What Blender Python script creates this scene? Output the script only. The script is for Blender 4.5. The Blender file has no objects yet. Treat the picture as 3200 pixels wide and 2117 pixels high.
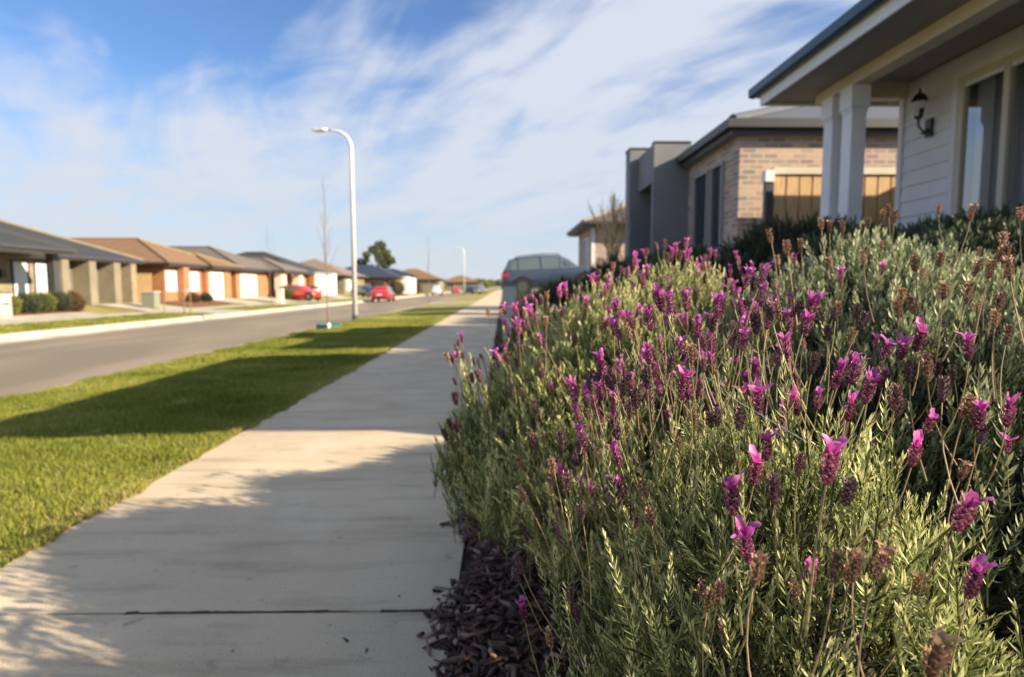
import bpy, bmesh, math, random
import numpy as np
from mathutils import Vector, Matrix
random.seed(7); RNG = np.random.default_rng(11)
R = math.radians
C = bpy.context.scene.collection
# ------------------------------------------------------------ camera
cam = bpy.data.cameras.new('camera'); cam_o = bpy.data.objects.new('camera', cam); C.objects.link(cam_o)
cam.sensor_width = 36; cam.lens = 21.27
cam_o.location = (0, 0, 1.25)
cam_o.rotation_euler = (R(90-4.86), 0, R(-0.9))
cam.clip_start = .02; cam.clip_end = 6000
cam.dof.use_dof = True; cam.dof.focus_distance = .82; cam.dof.aperture_fstop = 4.2; cam.dof.aperture_blades = 9
bpy.context.scene.camera = cam_o
# ------------------------------------------------------------ sun and sky
SUN_EL, SUN_A = 24.2, 20.0           # elevation; degrees behind the +X direction
sd = Vector((math.cos(R(SUN_EL))*math.cos(R(SUN_A)), -math.cos(R(SUN_EL))*math.sin(R(SUN_A)), math.sin(R(SUN_EL))))
sl = bpy.data.lights.new('sun', 'SUN'); sl.energy = 5.0; sl.angle = R(.5); sl.color = (1, .82, .58)
so = bpy.data.objects.new('sun', sl); C.objects.link(so); so.rotation_euler = sd.to_track_quat('Z', 'Y').to_euler()
w = bpy.data.worlds.new('World'); bpy.context.scene.world = w; w.use_nodes = True
nt = w.node_tree; nt.nodes.clear(); N = nt.nodes; L = nt.links
def nn(t, **k):
    n = N.new(t)
    for a, b in k.items(): setattr(n, a, b)
    return n
out = nn('ShaderNodeOutputWorld'); bg = nn('ShaderNodeBackground'); bg.inputs[1].default_value = .075
sky = nn('ShaderNodeTexSky', sky_type='NISHITA', sun_disc=False, sun_elevation=R(SUN_EL), sun_rotation=R(90+SUN_A))
sky.air_density = 1.0; sky.dust_density = .5; sky.ozone_density = 4.0; sky.altitude = 50
tc = nn('ShaderNodeTexCoord'); sep = nn('ShaderNodeSeparateXYZ'); L.new(tc.outputs['Generated'], sep.inputs[0])
def mth(op, a, b=None, clamp=False):
    n = nn('ShaderNodeMath', operation=op, use_clamp=clamp)
    for i, v in enumerate((a, b)):
        if v is None: continue
        if isinstance(v, (int, float)): n.inputs[i].default_value = v
        else: L.new(v, n.inputs[i])
    return n.outputs[0]
zz = mth('ADD', mth('MAXIMUM', sep.outputs[2], 0), .16)
u = mth('DIVIDE', sep.outputs[0], zz); v = mth('DIVIDE', sep.outputs[1], zz)
cmb = nn('ShaderNodeCombineXYZ'); L.new(u, cmb.inputs[0]); L.new(v, cmb.inputs[1])
def cloudnoise(rot, sx, sy, det, rough, dist, off):
    mp = nn('ShaderNodeMapping'); mp.inputs['Rotation'].default_value = (0, 0, R(rot)); mp.inputs['Location'].default_value = off
    L.new(cmb.outputs[0], mp.inputs[0])
    m2 = nn('ShaderNodeMapping'); m2.inputs['Scale'].default_value = (sx, sy, 1); L.new(mp.outputs[0], m2.inputs[0])
    n = nn('ShaderNodeTexNoise'); n.inputs['Scale'].default_value = 1; n.inputs['Detail'].default_value = det
    n.inputs['Roughness'].default_value = rough; n.inputs['Distortion'].default_value = dist
    L.new(m2.outputs[0], n.inputs['Vector']); return n.outputs[0]
CLOUD_ROT, CLOUD_OFF = 50, (1.1, 6.7, 0)
n1 = cloudnoise(CLOUD_ROT, .38, .8, 4, .5, .5, CLOUD_OFF)
n2 = cloudnoise(CLOUD_ROT+8, .8, 2.4, 7, .55, .8, (1.2, 5.2, 0))
n3 = cloudnoise(CLOUD_ROT-12, 3, 5, 6, .55, .4, (7.7, 2.2, 0))
cl = mth('ADD', mth('ADD', mth('MULTIPLY', n1, .50), mth('MULTIPLY', n2, .36)), mth('MULTIPLY', n3, .20))
# a little more cloud towards the sun side (right), more gaps high on the left
cl = mth('ADD', cl, mth('MULTIPLY', sep.outputs[0], .05))
rmp = nn('ShaderNodeMapRange', interpolation_type='SMOOTHSTEP'); rmp.inputs[1].default_value = .42; rmp.inputs[2].default_value = .585
rmp.inputs[3].default_value = .04; rmp.inputs[4].default_value = .96
L.new(cl, rmp.inputs[0])
hz = nn('ShaderNodeMapRange'); hz.inputs[1].default_value = 0; hz.inputs[2].default_value = .30; hz.inputs[3].default_value = .97; hz.inputs[4].default_value = 0
L.new(sep.outputs[2], hz.inputs[0])
fac = rmp.outputs[0]
mx = nn('ShaderNodeMix', data_type='RGBA'); L.new(fac, mx.inputs[0]); gm_ = nn('ShaderNodeMix', data_type='RGBA', blend_type='MULTIPLY'); gm_.inputs[0].default_value = 1; L.new(sky.outputs[0], gm_.inputs[6]); gm_.inputs[7].default_value = (.66, .79, .95, 1); L.new(gm_.outputs[2], mx.inputs[6])
mx.inputs[7].default_value = (3.75, 4.0, 4.6, 1)
# thin bright veil low over the horizon
m3 = nn('ShaderNodeMix', data_type='RGBA'); L.new(hz.outputs[0], m3.inputs[0]); L.new(mx.outputs[2], m3.inputs[6]); m3.inputs[7].default_value = (3.5, 3.85, 4.2, 1)
L.new(m3.outputs[2], bg.inputs[0]); L.new(bg.outputs[0], out.inputs[0])
vs = bpy.context.scene.view_settings; vs.view_transform = 'Standard'; vs.look = 'None'; vs.exposure = 1.36; vs.gamma = 1
cy = bpy.context.scene.cycles
cy.max_bounces = 6; cy.diffuse_bounces = 3; cy.glossy_bounces = 2; cy.transmission_bounces = 3; cy.transparent_max_bounces = 6
cy.use_denoising = True; cy.caustics_reflective = False; cy.caustics_refractive = False
# ------------------------------------------------------------ materials
MATS = {}
def mat(name, col, rough=.7, col2=None, scale=8, metal=0, bump=0, bscale=None, detail=6, contrast=(.35, .65), spec=.5, coords='Object', stretch=(1, 1, 1), trans=0, attr=None, ramp=None):
    """principled; colour = noise mix of col/col2 (or attribute ramp)"""
    m = bpy.data.materials.new(name); m.use_nodes = True; t = m.node_tree; n = t.nodes; l = t.links
    b = n['Principled BSDF']; b.inputs['Roughness'].default_value = rough; b.inputs['Metallic'].default_value = metal
    b.inputs['Specular IOR Level'].default_value = spec
    b.inputs['Base Color'].default_value = (*col, 1)
    tcn = n.new('ShaderNodeTexCoord'); mp = n.new('ShaderNodeMapping'); l.new(tcn.outputs[coords], mp.inputs[0]); mp.inputs['Scale'].default_value = stretch
    colsock = None
    if attr:
        a = n.new('ShaderNodeAttribute'); a.attribute_name = 'v'
        r = n.new('ShaderNodeValToRGB'); r.color_ramp.elements[0].color = (*ramp[0][1], 1); r.color_ramp.elements[0].position = ramp[0][0]
        r.color_ramp.elements[1].color = (*ramp[-1][1], 1); r.color_ramp.elements[1].position = ramp[-1][0]
        for p, c in ramp[1:-1]:
            e = r.color_ramp.elements.new(p); e.color = (*c, 1)
        l.new(a.outputs['Fac'], r.inputs[0]); colsock = r.outputs[0]
        l.new(colsock, b.inputs['Base Color'])
    elif col2:
        no = n.new('ShaderNodeTexNoise'); no.inputs['Scale'].default_value = scale; no.inputs['Detail'].default_value = detail; l.new(mp.outputs[0], no.inputs['Vector'])
        mr = n.new('ShaderNodeMapRange'); mr.inputs[1].default_value = contrast[0]; mr.inputs[2].default_value = contrast[1]; l.new(no.outputs[0], mr.inputs[0])
        mi = n.new('ShaderNodeMix'); mi.data_type = 'RGBA'; mi.inputs[6].default_value = (*col, 1); mi.inputs[7].default_value = (*col2, 1)
        l.new(mr.outputs[0], mi.inputs[0]); colsock = mi.outputs[2]; l.new(colsock, b.inputs['Base Color'])
    if bump:
        nb = n.new('ShaderNodeTexNoise'); nb.inputs['Scale'].default_value = bscale or scale*3; nb.inputs['Detail'].default_value = 8; l.new(mp.outputs[0], nb.inputs['Vector'])
        bu = n.new('ShaderNodeBump'); bu.inputs['Strength'].default_value = bump; bu.inputs['Distance'].default_value = .02; l.new(nb.outputs[0], bu.inputs['Height']); l.new(bu.outputs[0], b.inputs['Normal'])
    if trans:
        tr = n.new('ShaderNodeBsdfTranslucent'); ms = n.new('ShaderNodeMixShader'); ms.inputs[0].default_value = trans
        if colsock: l.new(colsock, tr.inputs[0])
        else: tr.inputs[0].default_value = (*col, 1)
        l.new(b.outputs[0], ms.inputs[1]); l.new(tr.outputs[0], ms.inputs[2]); l.new(ms.outputs[0], n['Material Output'].inputs[0])
    MATS[name] = m; return m
def brick(name, c1, c2, mortar, bw=.24, bh=.086, msize=.010, extra=None):
    m = bpy.data.materials.new(name); m.use_nodes = True; t = m.node_tree; n = t.nodes; l = t.links; b = n['Principled BSDF']; b.inputs['Roughness'].default_value = .85
    g = n.new('ShaderNodeNewGeometry'); s = n.new('ShaderNodeSeparateXYZ'); l.new(g.outputs['Position'], s.inputs[0])
    a = n.new('ShaderNodeMath'); a.operation = 'ADD'; l.new(s.outputs[0], a.inputs[0]); l.new(s.outputs[1], a.inputs[1])
    c = n.new('ShaderNodeCombineXYZ'); l.new(a.outputs[0], c.inputs[0]); l.new(s.outputs[2], c.inputs[1])
    bt = n.new('ShaderNodeTexBrick'); l.new(c.outputs[0], bt.inputs['Vector']); bt.inputs['Scale'].default_value = 1
    bt.inputs['Color1'].default_value = (*c1, 1); bt.inputs['Color2'].default_value = (*c2, 1); bt.inputs['Mortar'].default_value = (*mortar, 1)
    bt.inputs['Mortar Size'].default_value = msize; bt.inputs['Brick Width'].default_value = bw; bt.inputs['Row Height'].default_value = bh; bt.inputs['Bias'].default_value = -.1
    no = n.new('ShaderNodeTexNoise'); no.inputs['Scale'].default_value = 3.3; no.inputs['Detail'].default_value = 6; l.new(c.outputs[0], no.inputs['Vector'])
    mi = n.new('ShaderNodeMix'); mi.data_type = 'RGBA'; mi.blend_type = 'MULTIPLY'; mi.inputs[0].default_value = .35; l.new(bt.outputs[0], mi.inputs[6]); l.new(no.outputs['Color'], mi.inputs[7])
    l.new(mi.outputs[2], b.inputs['Base Color'])
    bu = n.new('ShaderNodeBump'); bu.inputs['Strength'].default_value = .5; bu.inputs['Distance'].default_value = .008; bu.invert = True; l.new(bt.outputs['Fac'], bu.inputs['Height']); l.new(bu.outputs[0], b.inputs['Normal'])
    return m
def tiles(name, c1, c2):
    m = bpy.data.materials.new(name); m.use_nodes = True; t = m.node_tree; n = t.nodes; l = t.links; b = n['Principled BSDF']; b.inputs['Roughness'].default_value = .55
    g = n.new('ShaderNodeNewGeometry'); s = n.new('ShaderNodeSeparateXYZ'); l.new(g.outputs['Position'], s.inputs[0])
    wv = n.new('ShaderNodeMath'); wv.operation = 'MULTIPLY'; wv.inputs[1].default_value = 7.2; l.new(s.outputs[2], wv.inputs[0])
    fr = n.new('ShaderNodeMath'); fr.operation = 'FRACT'; l.new(wv.outputs[0], fr.inputs[0])
    no = n.new('ShaderNodeTexNoise'); no.inputs['Scale'].default_value = 3; no.inputs['Detail'].default_value = 8; l.new(g.outputs['Position'], no.inputs['Vector'])
    mi = n.new('ShaderNodeMix'); mi.data_type = 'RGBA'; mi.inputs[6].default_value = (*c1, 1); mi.inputs[7].default_value = (*c2, 1); l.new(no.outputs[0], mi.inputs[0]); l.new(mi.outputs[2], b.inputs['Base Color'])
    bu = n.new('ShaderNodeBump'); bu.inputs['Strength'].default_value = .7; bu.inputs['Distance'].default_value = .03; l.new(fr.outputs[0], bu.inputs['Height']); l.new(bu.outputs[0], b.inputs['Normal'])
    return m
def glassy(name, col, rough=.06):
    m = mat(name, col, rough, spec=.9); return m
def concrete(name, c, c2):
    m = mat(name, c, .85, c2, 1.3, bump=.35, bscale=110, contrast=(.32, .7)); t = m.node_tree; n = t.nodes; l = t.links; b = n['Principled BSDF']; src = b.inputs['Base Color'].links[0].from_socket
    tcn = n['Texture Coordinate']
    def layer(src, tex, lo, hi, col, f):
        mr = n.new('ShaderNodeMapRange'); mr.inputs[1].default_value = lo; mr.inputs[2].default_value = hi; mr.inputs[3].default_value = 0; mr.inputs[4].default_value = f; l.new(tex, mr.inputs[0])
        mi = n.new('ShaderNodeMix'); mi.data_type = 'RGBA'; l.new(mr.outputs[0], mi.inputs[0]); l.new(src, mi.inputs[6]); mi.inputs[7].default_value = (*col, 1); return mi.outputs[2]
    def noi(sc, st, det=6):
        mp = n.new('ShaderNodeMapping'); mp.inputs['Scale'].default_value = st; l.new(tcn.outputs['Object'], mp.inputs[0]); no = n.new('ShaderNodeTexNoise'); no.inputs['Scale'].default_value = sc; no.inputs['Detail'].default_value = det; no.inputs['Roughness'].default_value = .65; l.new(mp.outputs[0], no.inputs['Vector']); return no.outputs[0]
    s = layer(src, noi(3.2, (.35, 2.2, 1)), .50, .70, (.30, .24, .16), .7)
    s = layer(s, noi(1.1, (1, .7, 1), 9), .55, .7, (.62, .56, .45), .6)
    s = layer(s, noi(60, (1, 1, 1), 3), .60, .72, (.20, .155, .11), .75)
    s = layer(s, noi(9, (1, 1, 1), 8), .61, .70, (.22, .175, .125), .7)
    l.new(s, b.inputs['Base Color']); return m
M_conc = concrete('concrete', (.57, .48, .345), (.45, .375, .265))
M_conc2 = mat('pale_concrete', (.47, .43, .36), .85, (.34, .31, .26), 1.2, bump=.2, bscale=60)
M_asph = mat('asphalt', (.235, .195, .145), .9, (.165, .14, .105), .55, bump=.5, bscale=60, stretch=(1, .22, 1), contrast=(.4, .6))
M_lawn = mat('lawn', (.21, .20, .035), .95, (.30, .25, .08), .9, bump=.8, bscale=40, contrast=(.3, .7))
M_earth = mat('dark_earth', (.035, .024, .02), .95, (.06, .04, .032), 14, bump=.8, bscale=50)
M_redmulch = mat('red_mulch', (.12, .05, .03), .95, (.2, .09, .05), 6, bump=.5)
M_white = mat('white_paint', (.78, .80, .84), .5, (.71, .73, .77), 2)
M_cream = mat('cream_paint', (.62, .58, .47), .55, (.56, .52, .42), 2)
M_greypaint = mat('blue_grey_render', (.20, .215, .235), .8, (.17, .185, .205), 1.5, bump=.1)
M_tanrender = mat('tan_render', (.215, .19, .14), .8, (.17, .15, .11), 1.5)
M_soffit = mat('soffit_board', (.34, .33, .33), .7, (.30, .295, .30), 2)
M_teal = mat('teal_steel', (.045, .085, .115), .4, metal=.0)
M_black = mat('black_metal', (.015, .015, .017), .4)
M_darkgrey = mat('dark_grey_metal', (.05, .052, .06), .45)
M_glass = glassy('window_glass', (.02, .025, .035))
M_curtain = mat('curtain_cloth', (.62, .66, .70), .9)
M_galv = mat('galvanised_steel', (.72, .73, .74), .45, (.60, .61, .63), 7, metal=.15)
M_bark = mat('grey_bark', (.24, .19, .15), .9, (.13, .10, .08), 30, bump=.4)
M_fence = mat('timber_paling', (.62, .45, .24), .8, (.48, .32, .16), 6, stretch=(6, 6, .6))
M_fenced = mat('timber_paling_old', (.30, .22, .12), .85, (.2, .14, .07), 6, stretch=(6, 6, .6))
M_rubber = mat('rubber', (.02, .02, .02), .85)
M_brickpink = brick('pink_brick', (.62, .44, .35), (.27, .21, .19), (.58, .50, .42), msize=.013)
M_brickdark = brick('grey_brick', (.30, .25, .16), (.21, .17, .11), (.34, .29, .21))
M_brickor = brick('orange_brick', (.45, .18, .06), (.34, .13, .05), (.38, .28, .2))
M_brickwhite = brick('white_brick', (.62, .6, .56), (.5, .48, .45), (.3, .28, .26))
M_tchar = tiles('charcoal_tiles', (.032, .032, .030), (.052, .050, .046))
M_tbrown = tiles('brown_tiles', (.24, .145, .07), (.17, .10, .05))
M_tgrey = tiles('grey_tiles', (.17, .145, .115), (.12, .10, .085))
M_tblue = tiles('blue_black_tiles', (.025, .035, .06), (.04, .05, .08))
M_tslate = tiles('slate_grey_tiles', (.06, .07, .095), (.085, .095, .12))
M_door = mat('garage_door_white', (.66, .65, .62), .5, (.58, .57, .55), 1)
M_doorg = mat('garage_door_grey', (.17, .165, .15), .5, (.13, .125, .115), 1)
# ------------------------------------------------------------ object helpers
def tag(o, label=None, cat=None, group=None, kind=None):
    if label: o['label'] = label
    if cat: o['category'] = cat
    if group: o['group'] = group
    if kind: o['kind'] = kind
    return o
def thing(name, label, cat, loc=(0, 0, 0), rz=0, group=None):
    o = bpy.data.objects.new(name, None); C.objects.link(o); o.location = loc; o.rotation_euler = (0, 0, rz); o.empty_display_size = .2
    return tag(o, label, cat, group)
class MB:
    def __init__(s): s.v = []; s.f = []
    def poly(s, pts):
        k = len(s.v); s.v += [tuple(p) for p in pts]; s.f.append(tuple(range(k, k+len(pts)))); return s
    def box(s, x0, x1, y0, y1, z0, z1):
        k = len(s.v)
        s.v += [(x0,y0,z0),(x1,y0,z0),(x1,y1,z0),(x0,y1,z0),(x0,y0,z1),(x1,y0,z1),(x1,y1,z1),(x0,y1,z1)]
        s.f += [tuple(k+i for i in q) for q in ((0,3,2,1),(4,5,6,7),(0,1,5,4),(1,2,6,5),(2,3,7,6),(3,0,4,7))]; return s
    def prism(s, poly, axis, a, b):
        """extrude a 2-D polygon along axis from a to b"""
        def P(u, v, t): return {'x': (t, u, v), 'y': (u, t, v), 'z': (u, v, t)}[axis]
        n = len(poly); k = len(s.v)
        s.v += [P(u, v, a) for u, v in poly] + [P(u, v, b) for u, v in poly]
        s.f.append(tuple(k+i for i in range(n))[::-1]); s.f.append(tuple(k+n+i for i in range(n)))
        for i in range(n):
            j = (i+1) % n; s.f.append((k+i, k+j, k+n+j, k+n+i))
        return s
    def tube(s, pts, rad, n=8, cap=True):
        pts = [Vector(p) for p in pts]; k = len(s.v); m = len(pts)
        if not isinstance(rad, (list, tuple)): rad = [rad]*m
        up = None
        for i, p in enumerate(pts):
            d = (pts[min(i+1, m-1)]-pts[max(i-1, 0)]).normalized()
            if up is None: up = d.orthogonal().normalized()
            up = (up - d*up.dot(d)).normalized(); q = d.cross(up)
            for j in range(n):
                a = 2*math.pi*j/n; s.v.append(tuple(p+(up*math.cos(a)+q*math.sin(a))*rad[i]))
        for i in range(m-1):
            for j in range(n):
                j2 = (j+1) % n; s.f.append((k+i*n+j, k+i*n+j2, k+(i+1)*n+j2, k+(i+1)*n+j))
        if cap:
            s.f.append(tuple(k+j for j in range(n))[::-1]); s.f.append(tuple(k+(m-1)*n+j for j in range(n)))
        return s
    def lathe(s, prof, c=(0, 0, 0), n=16):
        k = len(s.v); m = len(prof)
        for r, z in prof:
            for j in range(n):
                a = 2*math.pi*j/n; s.v.append((c[0]+r*math.cos(a), c[1]+r*math.sin(a), c[2]+z))
        for i in range(m-1):
            for j in range(n):
                j2 = (j+1) % n; s.f.append((k+i*n+j, k+i*n+j2, k+(i+1)*n+j2, k+(i+1)*n+j))
        s.f.append(tuple(k+j for j in range(n))[::-1]); s.f.append(tuple(k+(m-1)*n+j for j in range(n)))
        return s
    def build(s, name, m, parent=None, smooth=False, bevel=0):
        me = bpy.data.meshes.new(name); me.from_pydata(s.v, [], s.f); me.update()
        bm = bmesh.new(); bm.from_mesh(me); bmesh.ops.recalc_face_normals(bm, faces=bm.faces)
        if bevel: bmesh.ops.bevel(bm, geom=bm.edges[:], offset=bevel, segments=2, affect='EDGES', clamp_overlap=True)
        bm.to_mesh(me); bm.free()
        me.materials.append(m); o = bpy.data.objects.new(name, me); C.objects.link(o)
        if smooth: me.polygons.foreach_set('use_smooth', [True]*len(me.polygons))
        if parent: o.parent = parent
        return o
def npmesh(name, V, F3=None, F4=None, attr=None, m=None, parent=None, smooth=False):
    """fast mesh: V (n,3); F3 (k,3); F4 (k,4); attr (n,) point float 'v'"""
    me = bpy.data.meshes.new(name); V = np.asarray(V, np.float32)
    me.vertices.add(len(V)); me.vertices.foreach_set('co', V.ravel())
    loops = []; starts = []; s = 0
    for F, k in ((F4, 4), (F3, 3)):
        if F is None or len(F) == 0: continue
        F = np.asarray(F, np.int32); loops.append(F.ravel()); starts.append(s+np.arange(len(F), dtype=np.int32)*k); s += F.size
    loops = np.concatenate(loops); starts = np.concatenate(starts)
    me.loops.add(len(loops)); me.loops.foreach_set('vertex_index', loops)
    me.polygons.add(len(starts)); me.polygons.foreach_set('loop_start', starts)
    if attr is not None:
        a = me.attributes.new('v', 'FLOAT', 'POINT'); a.data.foreach_set('value', np.asarray(attr, np.float32))
    me.update(calc_edges=True); me.validate()
    if smooth: me.polygons.foreach_set('use_smooth', np.ones(len(starts), bool))
    if m: me.materials.append(m)
    o = bpy.data.objects.new(name, me); C.objects.link(o)
    if parent: o.parent = parent
    return o
# ------------------------------------------------------------ ground
PX = [-700, -60, -24, -22, -19.2, -17.5, -14.95, -14.75, -14.7, -14.3, -10.4, -6.6, -6.35, -6.3, -2.26, -.19, -.1, .3, .7, 1.2, 2, 3.5, 5, 60, 700]
PZ = [3, .9, .34, .30, -.06, -.10, -.14, -.16, -.33, -.35, -.27, -.35, -.33, -.16, -.02, -.02, 0, .07, .24, .5, .8, 1.15, 1.27, 1.6, 3]
def zg(x): return float(np.interp(x, PX, PZ))
def sheet(name, x0, x1, y0, y1, dz, m, ny=1, nx=None, noise=0):
    xs = sorted(set([x0, x1]+[p for p in PX if x0 < p < x1]+([] if not nx else list(np.linspace(x0, x1, nx)))))
    ys = np.linspace(y0, y1, ny+1); V = []
    for y in ys:
        for x in xs: V.append((x, y, zg(x)+dz+(random.uniform(-noise, noise) if noise else 0)))
    n = len(xs); F = [(j*n+i, j*n+i+1, (j+1)*n+i+1, (j+1)*n+i) for j in range(len(ys)-1) for i in range(n-1)]
    o = npmesh(name, V, F4=F, m=m, smooth=bool(noise)); tag(o, kind='structure'); return o
sheet('ground', -700, 700, -60, 1500, -.03, M_lawn, ny=4)
sheet('road', -14.3, -6.6, -40, 600, .0, M_asph, ny=2)
sheet('verge', -6.32, -2.24, -20, 300, .0, M_lawn, ny=60, nx=20, noise=.012)
sheet('garden_bed', -.22, 9, -12, 48, -.004, M_earth, ny=90, nx=60, noise=.010)
kb = MB().prism([(-6.6, -.40), (-6.6, -.335), (-6.42, -.32), (-6.36, -.16), (-6.30, -.145), (-6.22, -.15), (-6.22, -.40)], 'y', -40, 600).build('near_kerb', M_conc2); tag(kb, kind='structure')
kb = MB().prism([(-14.3, -.42), (-14.3, -.335), (-14.66, -.32), (-14.76, -.175), (-14.84, -.15), (-14.96, -.14), (-14.96, -.42)], 'y', -40, 600).build('far_kerb', M_conc2); tag(kb, kind='structure')
sheet('far_footpath', -19.1, -17.55, -40, 300, .012, M_conc2, ny=4)
# near footpath: slabs with real joints
fp = MB(); y = -6.9; k = 0
while y < 260:
    L_ = 3.05 if y < 60 else 12
    fp.box(-2.25, -.19, y+.006, y+L_-.006, -.10, 0); y += L_
fpo = fp.build('footpath', M_conc); tag(fpo, kind='structure')
def driveway(x0, x1, y0, y1, name='driveway', m=M_conc2, dz=.016): return sheet(name, x0, x1, y0, y1, dz, m, ny=2)
driveway(-22.0, -19.12, 33.0, 37.5); driveway(-17.53, -14.97, 31.8, 36.6)
driveway(-22.2, -19.12, 45.8, 49.8); driveway(-17.53, -14.97, 46, 49.5)
driveway(-22.4, -19.12, 52, 57); driveway(-17.53, -14.97, 52.4, 56.6)
driveway(-22.4, -19.12, 71, 77); driveway(-22.4, -19.12, 90, 95)
driveway(-6.2, -2.27, 25.9, 28.8, dz=.02); driveway(-6.2, -2.27, 49, 53, dz=.02)
sheet('front_path', -20.1, -19.12, 20, 29.4, .014, M_conc2)
sheet('front_garden', -22.3, -20.2, 24.4, 29.8, .02, M_redmulch); 
sheet('front_garden', -22.3, -19.6, 57.5, 66, .02, M_redmulch); sheet('front_garden', -22.3, -19.8, 38.6, 45, .02, M_redmulch)
# crack filling of the nearest joint
jb = MB(); x = -1.45
while x < -.25:
    w_ = random.uniform(.004, .011); x2 = x+random.uniform(.03, .09)
    if not (-.62 < x < -.48): jb.poly([(x, 2.25-w_, .002), (x2, 2.25-w_*random.uniform(.5, 1.2), .002), (x2, 2.25+w_*random.uniform(.6, 1.6), .002), (x, 2.25+w_, .002)])
    x = x2
tag(jb.build('joint_crack', M_earth), kind='structure')
# ------------------------------------------------------------ roofs and houses
def hip(parent, x0, x1, y0, y1, z, m, slope=.4, gm=None, fm=None, capm=None, name='roof', gut=True, soffit=None):
    """hip roof on the eave rectangle; z = top of the fascia"""
    wx, wy = x1-x0, y1-y0; h = min(wx, wy)/2; zr = z+h*slope; b = MB()
    if wx >= wy: r0, r1 = (x0+h, (y0+y1)/2, zr), (x1-h, (y0+y1)/2, zr)
    else: r0, r1 = ((x0+x1)/2, y0+h, zr), ((x0+x1)/2, y1-h, zr)
    a, bb, c, d = (x0, y0, z), (x1, y0, z), (x1, y1, z), (x0, y1, z)
    if wx >= wy: fs = [(a, bb, r1, r0), (bb, c, r1), (c, d, r0, r1), (d, a, r0)]
    else: fs = [(a, bb, r0), (bb, c, r1, r0), (c, d, r1), (d, a, r0, r1)]
    for f in fs: b.poly(f)
    b.poly([(p[0], p[1], z-.012) for p in (d, c, bb, a)])
    o = b.build(name, m, parent)
    if capm:
        e = MB(); up = Vector((0, 0, .03))
        segs = [(r0, r1)]
        segs += ([(a, r0), (d, r0), (bb, r1), (c, r1)] if wx >= wy else [(a, r0), (bb, r0), (c, r1), (d, r1)])
        for p, q in segs:
            if (Vector(p)-Vector(q)).length > .05: e.tube([Vector(p)+up, Vector(q)+up], .075, 6)
        e.build('ridge_cap', capm, o)
    if gut:
        g = MB(); gm = gm or M_darkgrey; t = .10
        g.box(x0-t, x0+.0, y0-t, y1+t, z-.12, z+.02).box(x1, x1+t, y0-t, y1+t, z-.12, z+.02).box(x0+.002, x1-.002, y0-t, y0, z-.12, z+.018).box(x0+.002, x1-.002, y1, y1+t, z-.12, z+.018)
        g.build('gutter', gm, o)
        f = MB(); s = .03; zb = z-.21
        f.box(x0+.003, x0+s, y0+.003, y1-.003, zb, z-.016).box(x1-s, x1-.003, y0+.003, y1-.003, zb, z-.016).box(x0+s, x1-s, y0+.003, y0+s, zb, z-.017).box(x0+s, x1-s, y1-s, y1-.003, zb, z-.017)
        f.build('fascia', fm or gm, o)
        sb = MB().box(x0+s, x1-s, y0+s, y1-s, z-.20, z-.17); sb.build('soffit', soffit or M_soffit, o)
    return o
def window(parent, face, a0, a1, z0, z1, at, fm=None, curtain=False, depth=.06, nm='window', muntin=1):
    """face 'x+': in a wall whose outside looks to +x at x=at (a = y); 'x-' ; 'y-' (a = x)"""
    fm = fm or M_white; f = MB(); t = .055
    def bx(b, u0, u1, v0, v1, d0, d1):
        if face == 'x+': b.box(at+d0, at+d1, u0, u1, v0, v1)
        elif face == 'x-': b.box(at-d1, at-d0, u0, u1, v0, v1)
        else: b.box(u0, u1, at-d1, at-d0, v0, v1)
    bx(f, a0, a1, z1-t, z1, -.03, depth); bx(f, a0, a1, z0, z0+t, -.03, depth+.02)
    bx(f, a0, a0+t, z0+t, z1-t, -.03, depth); bx(f, a1-t, a1, z0+t, z1-t, -.03, depth)
    for i in range(1, muntin+1):
        c = a0+(a1-a0)*i/(muntin+1); bx(f, c-.03, c+.03, z0+t, z1-t, -.02, depth-.012)
    o = f.build(nm, fm, parent)
    g = MB(); bx(g, a0+t, a1-t, z0+t, z1-t, .004, .014); g.build('pane', M_curtain if curtain else M_glass, o)
    return o
def wallbox(parent, x0, x1, y0, y1, z0, z1, m, name='wall'): return MB().box(x0, x1, y0, y1, z0, z1).build(name, m, parent)
def gdoor(parent, at, y0, y1, z0, z1, m, face='x+'):
    b = MB(); n = 5; h = (z1-z0)/n
    for i in range(n):
        b.box(at-.03, at+.02, y0, y1, z0+i*h+.012, z0+(i+1)*h)
        for j in range(3):
            w_ = (y1-y0)/3; b.box(at+.02, at+.028, y0+j*w_+.15, y0+(j+1)*w_-.15, z0+i*h+.1, z0+(i+1)*h-.1)
    b.box(at-.04, at-.03, y0, y1, z0, z1)
    return b.build('garage_door', m, parent)
# ---- house 1 (left, charcoal roof, tan brick)
G = 'houses along the far side of the street'
h1 = thing('house', 'tan brick house with charcoal hip roof and grey garage piers, nearest across the road', 'house', (-22.6, 29, .3), group=G)
def rel(o, root):
    o.location = Vector(o.location)-Vector(root.location); return o
def attach(root):
    """children were built in world coordinates: shift them under the root's origin"""
    for c in root.children: c.location = c.location - root.location
wallbox(h1, -33, -22.9, 20.6, 31.6, .2, 2.68, M_brickdark)
wallbox(h1, -33, -23.3, 31.62, 37.7, .2, 2.68, M_brickdark)
hip(h1, -33.5, -22.3, 20, 38.3, 2.88, M_tchar, capm=M_tanrender)
hip(h1, -27.0, -20.0, 24.6, 28.8, 2.98, M_tchar, slope=.38, capm=M_darkgrey)
window(h1, 'x+', 28.75, 29.75, .55, 2.5, -22.9, M_darkgrey, curtain=True, muntin=0)
window(h1, 'x+', 30.1, 31.0, .55, 2.5, -22.9, M_darkgrey, curtain=True, muntin=0)
window(h1, 'x+', 25.4, 27.6, .55, 2.4, -22.9, M_darkgrey, muntin=1)
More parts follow.
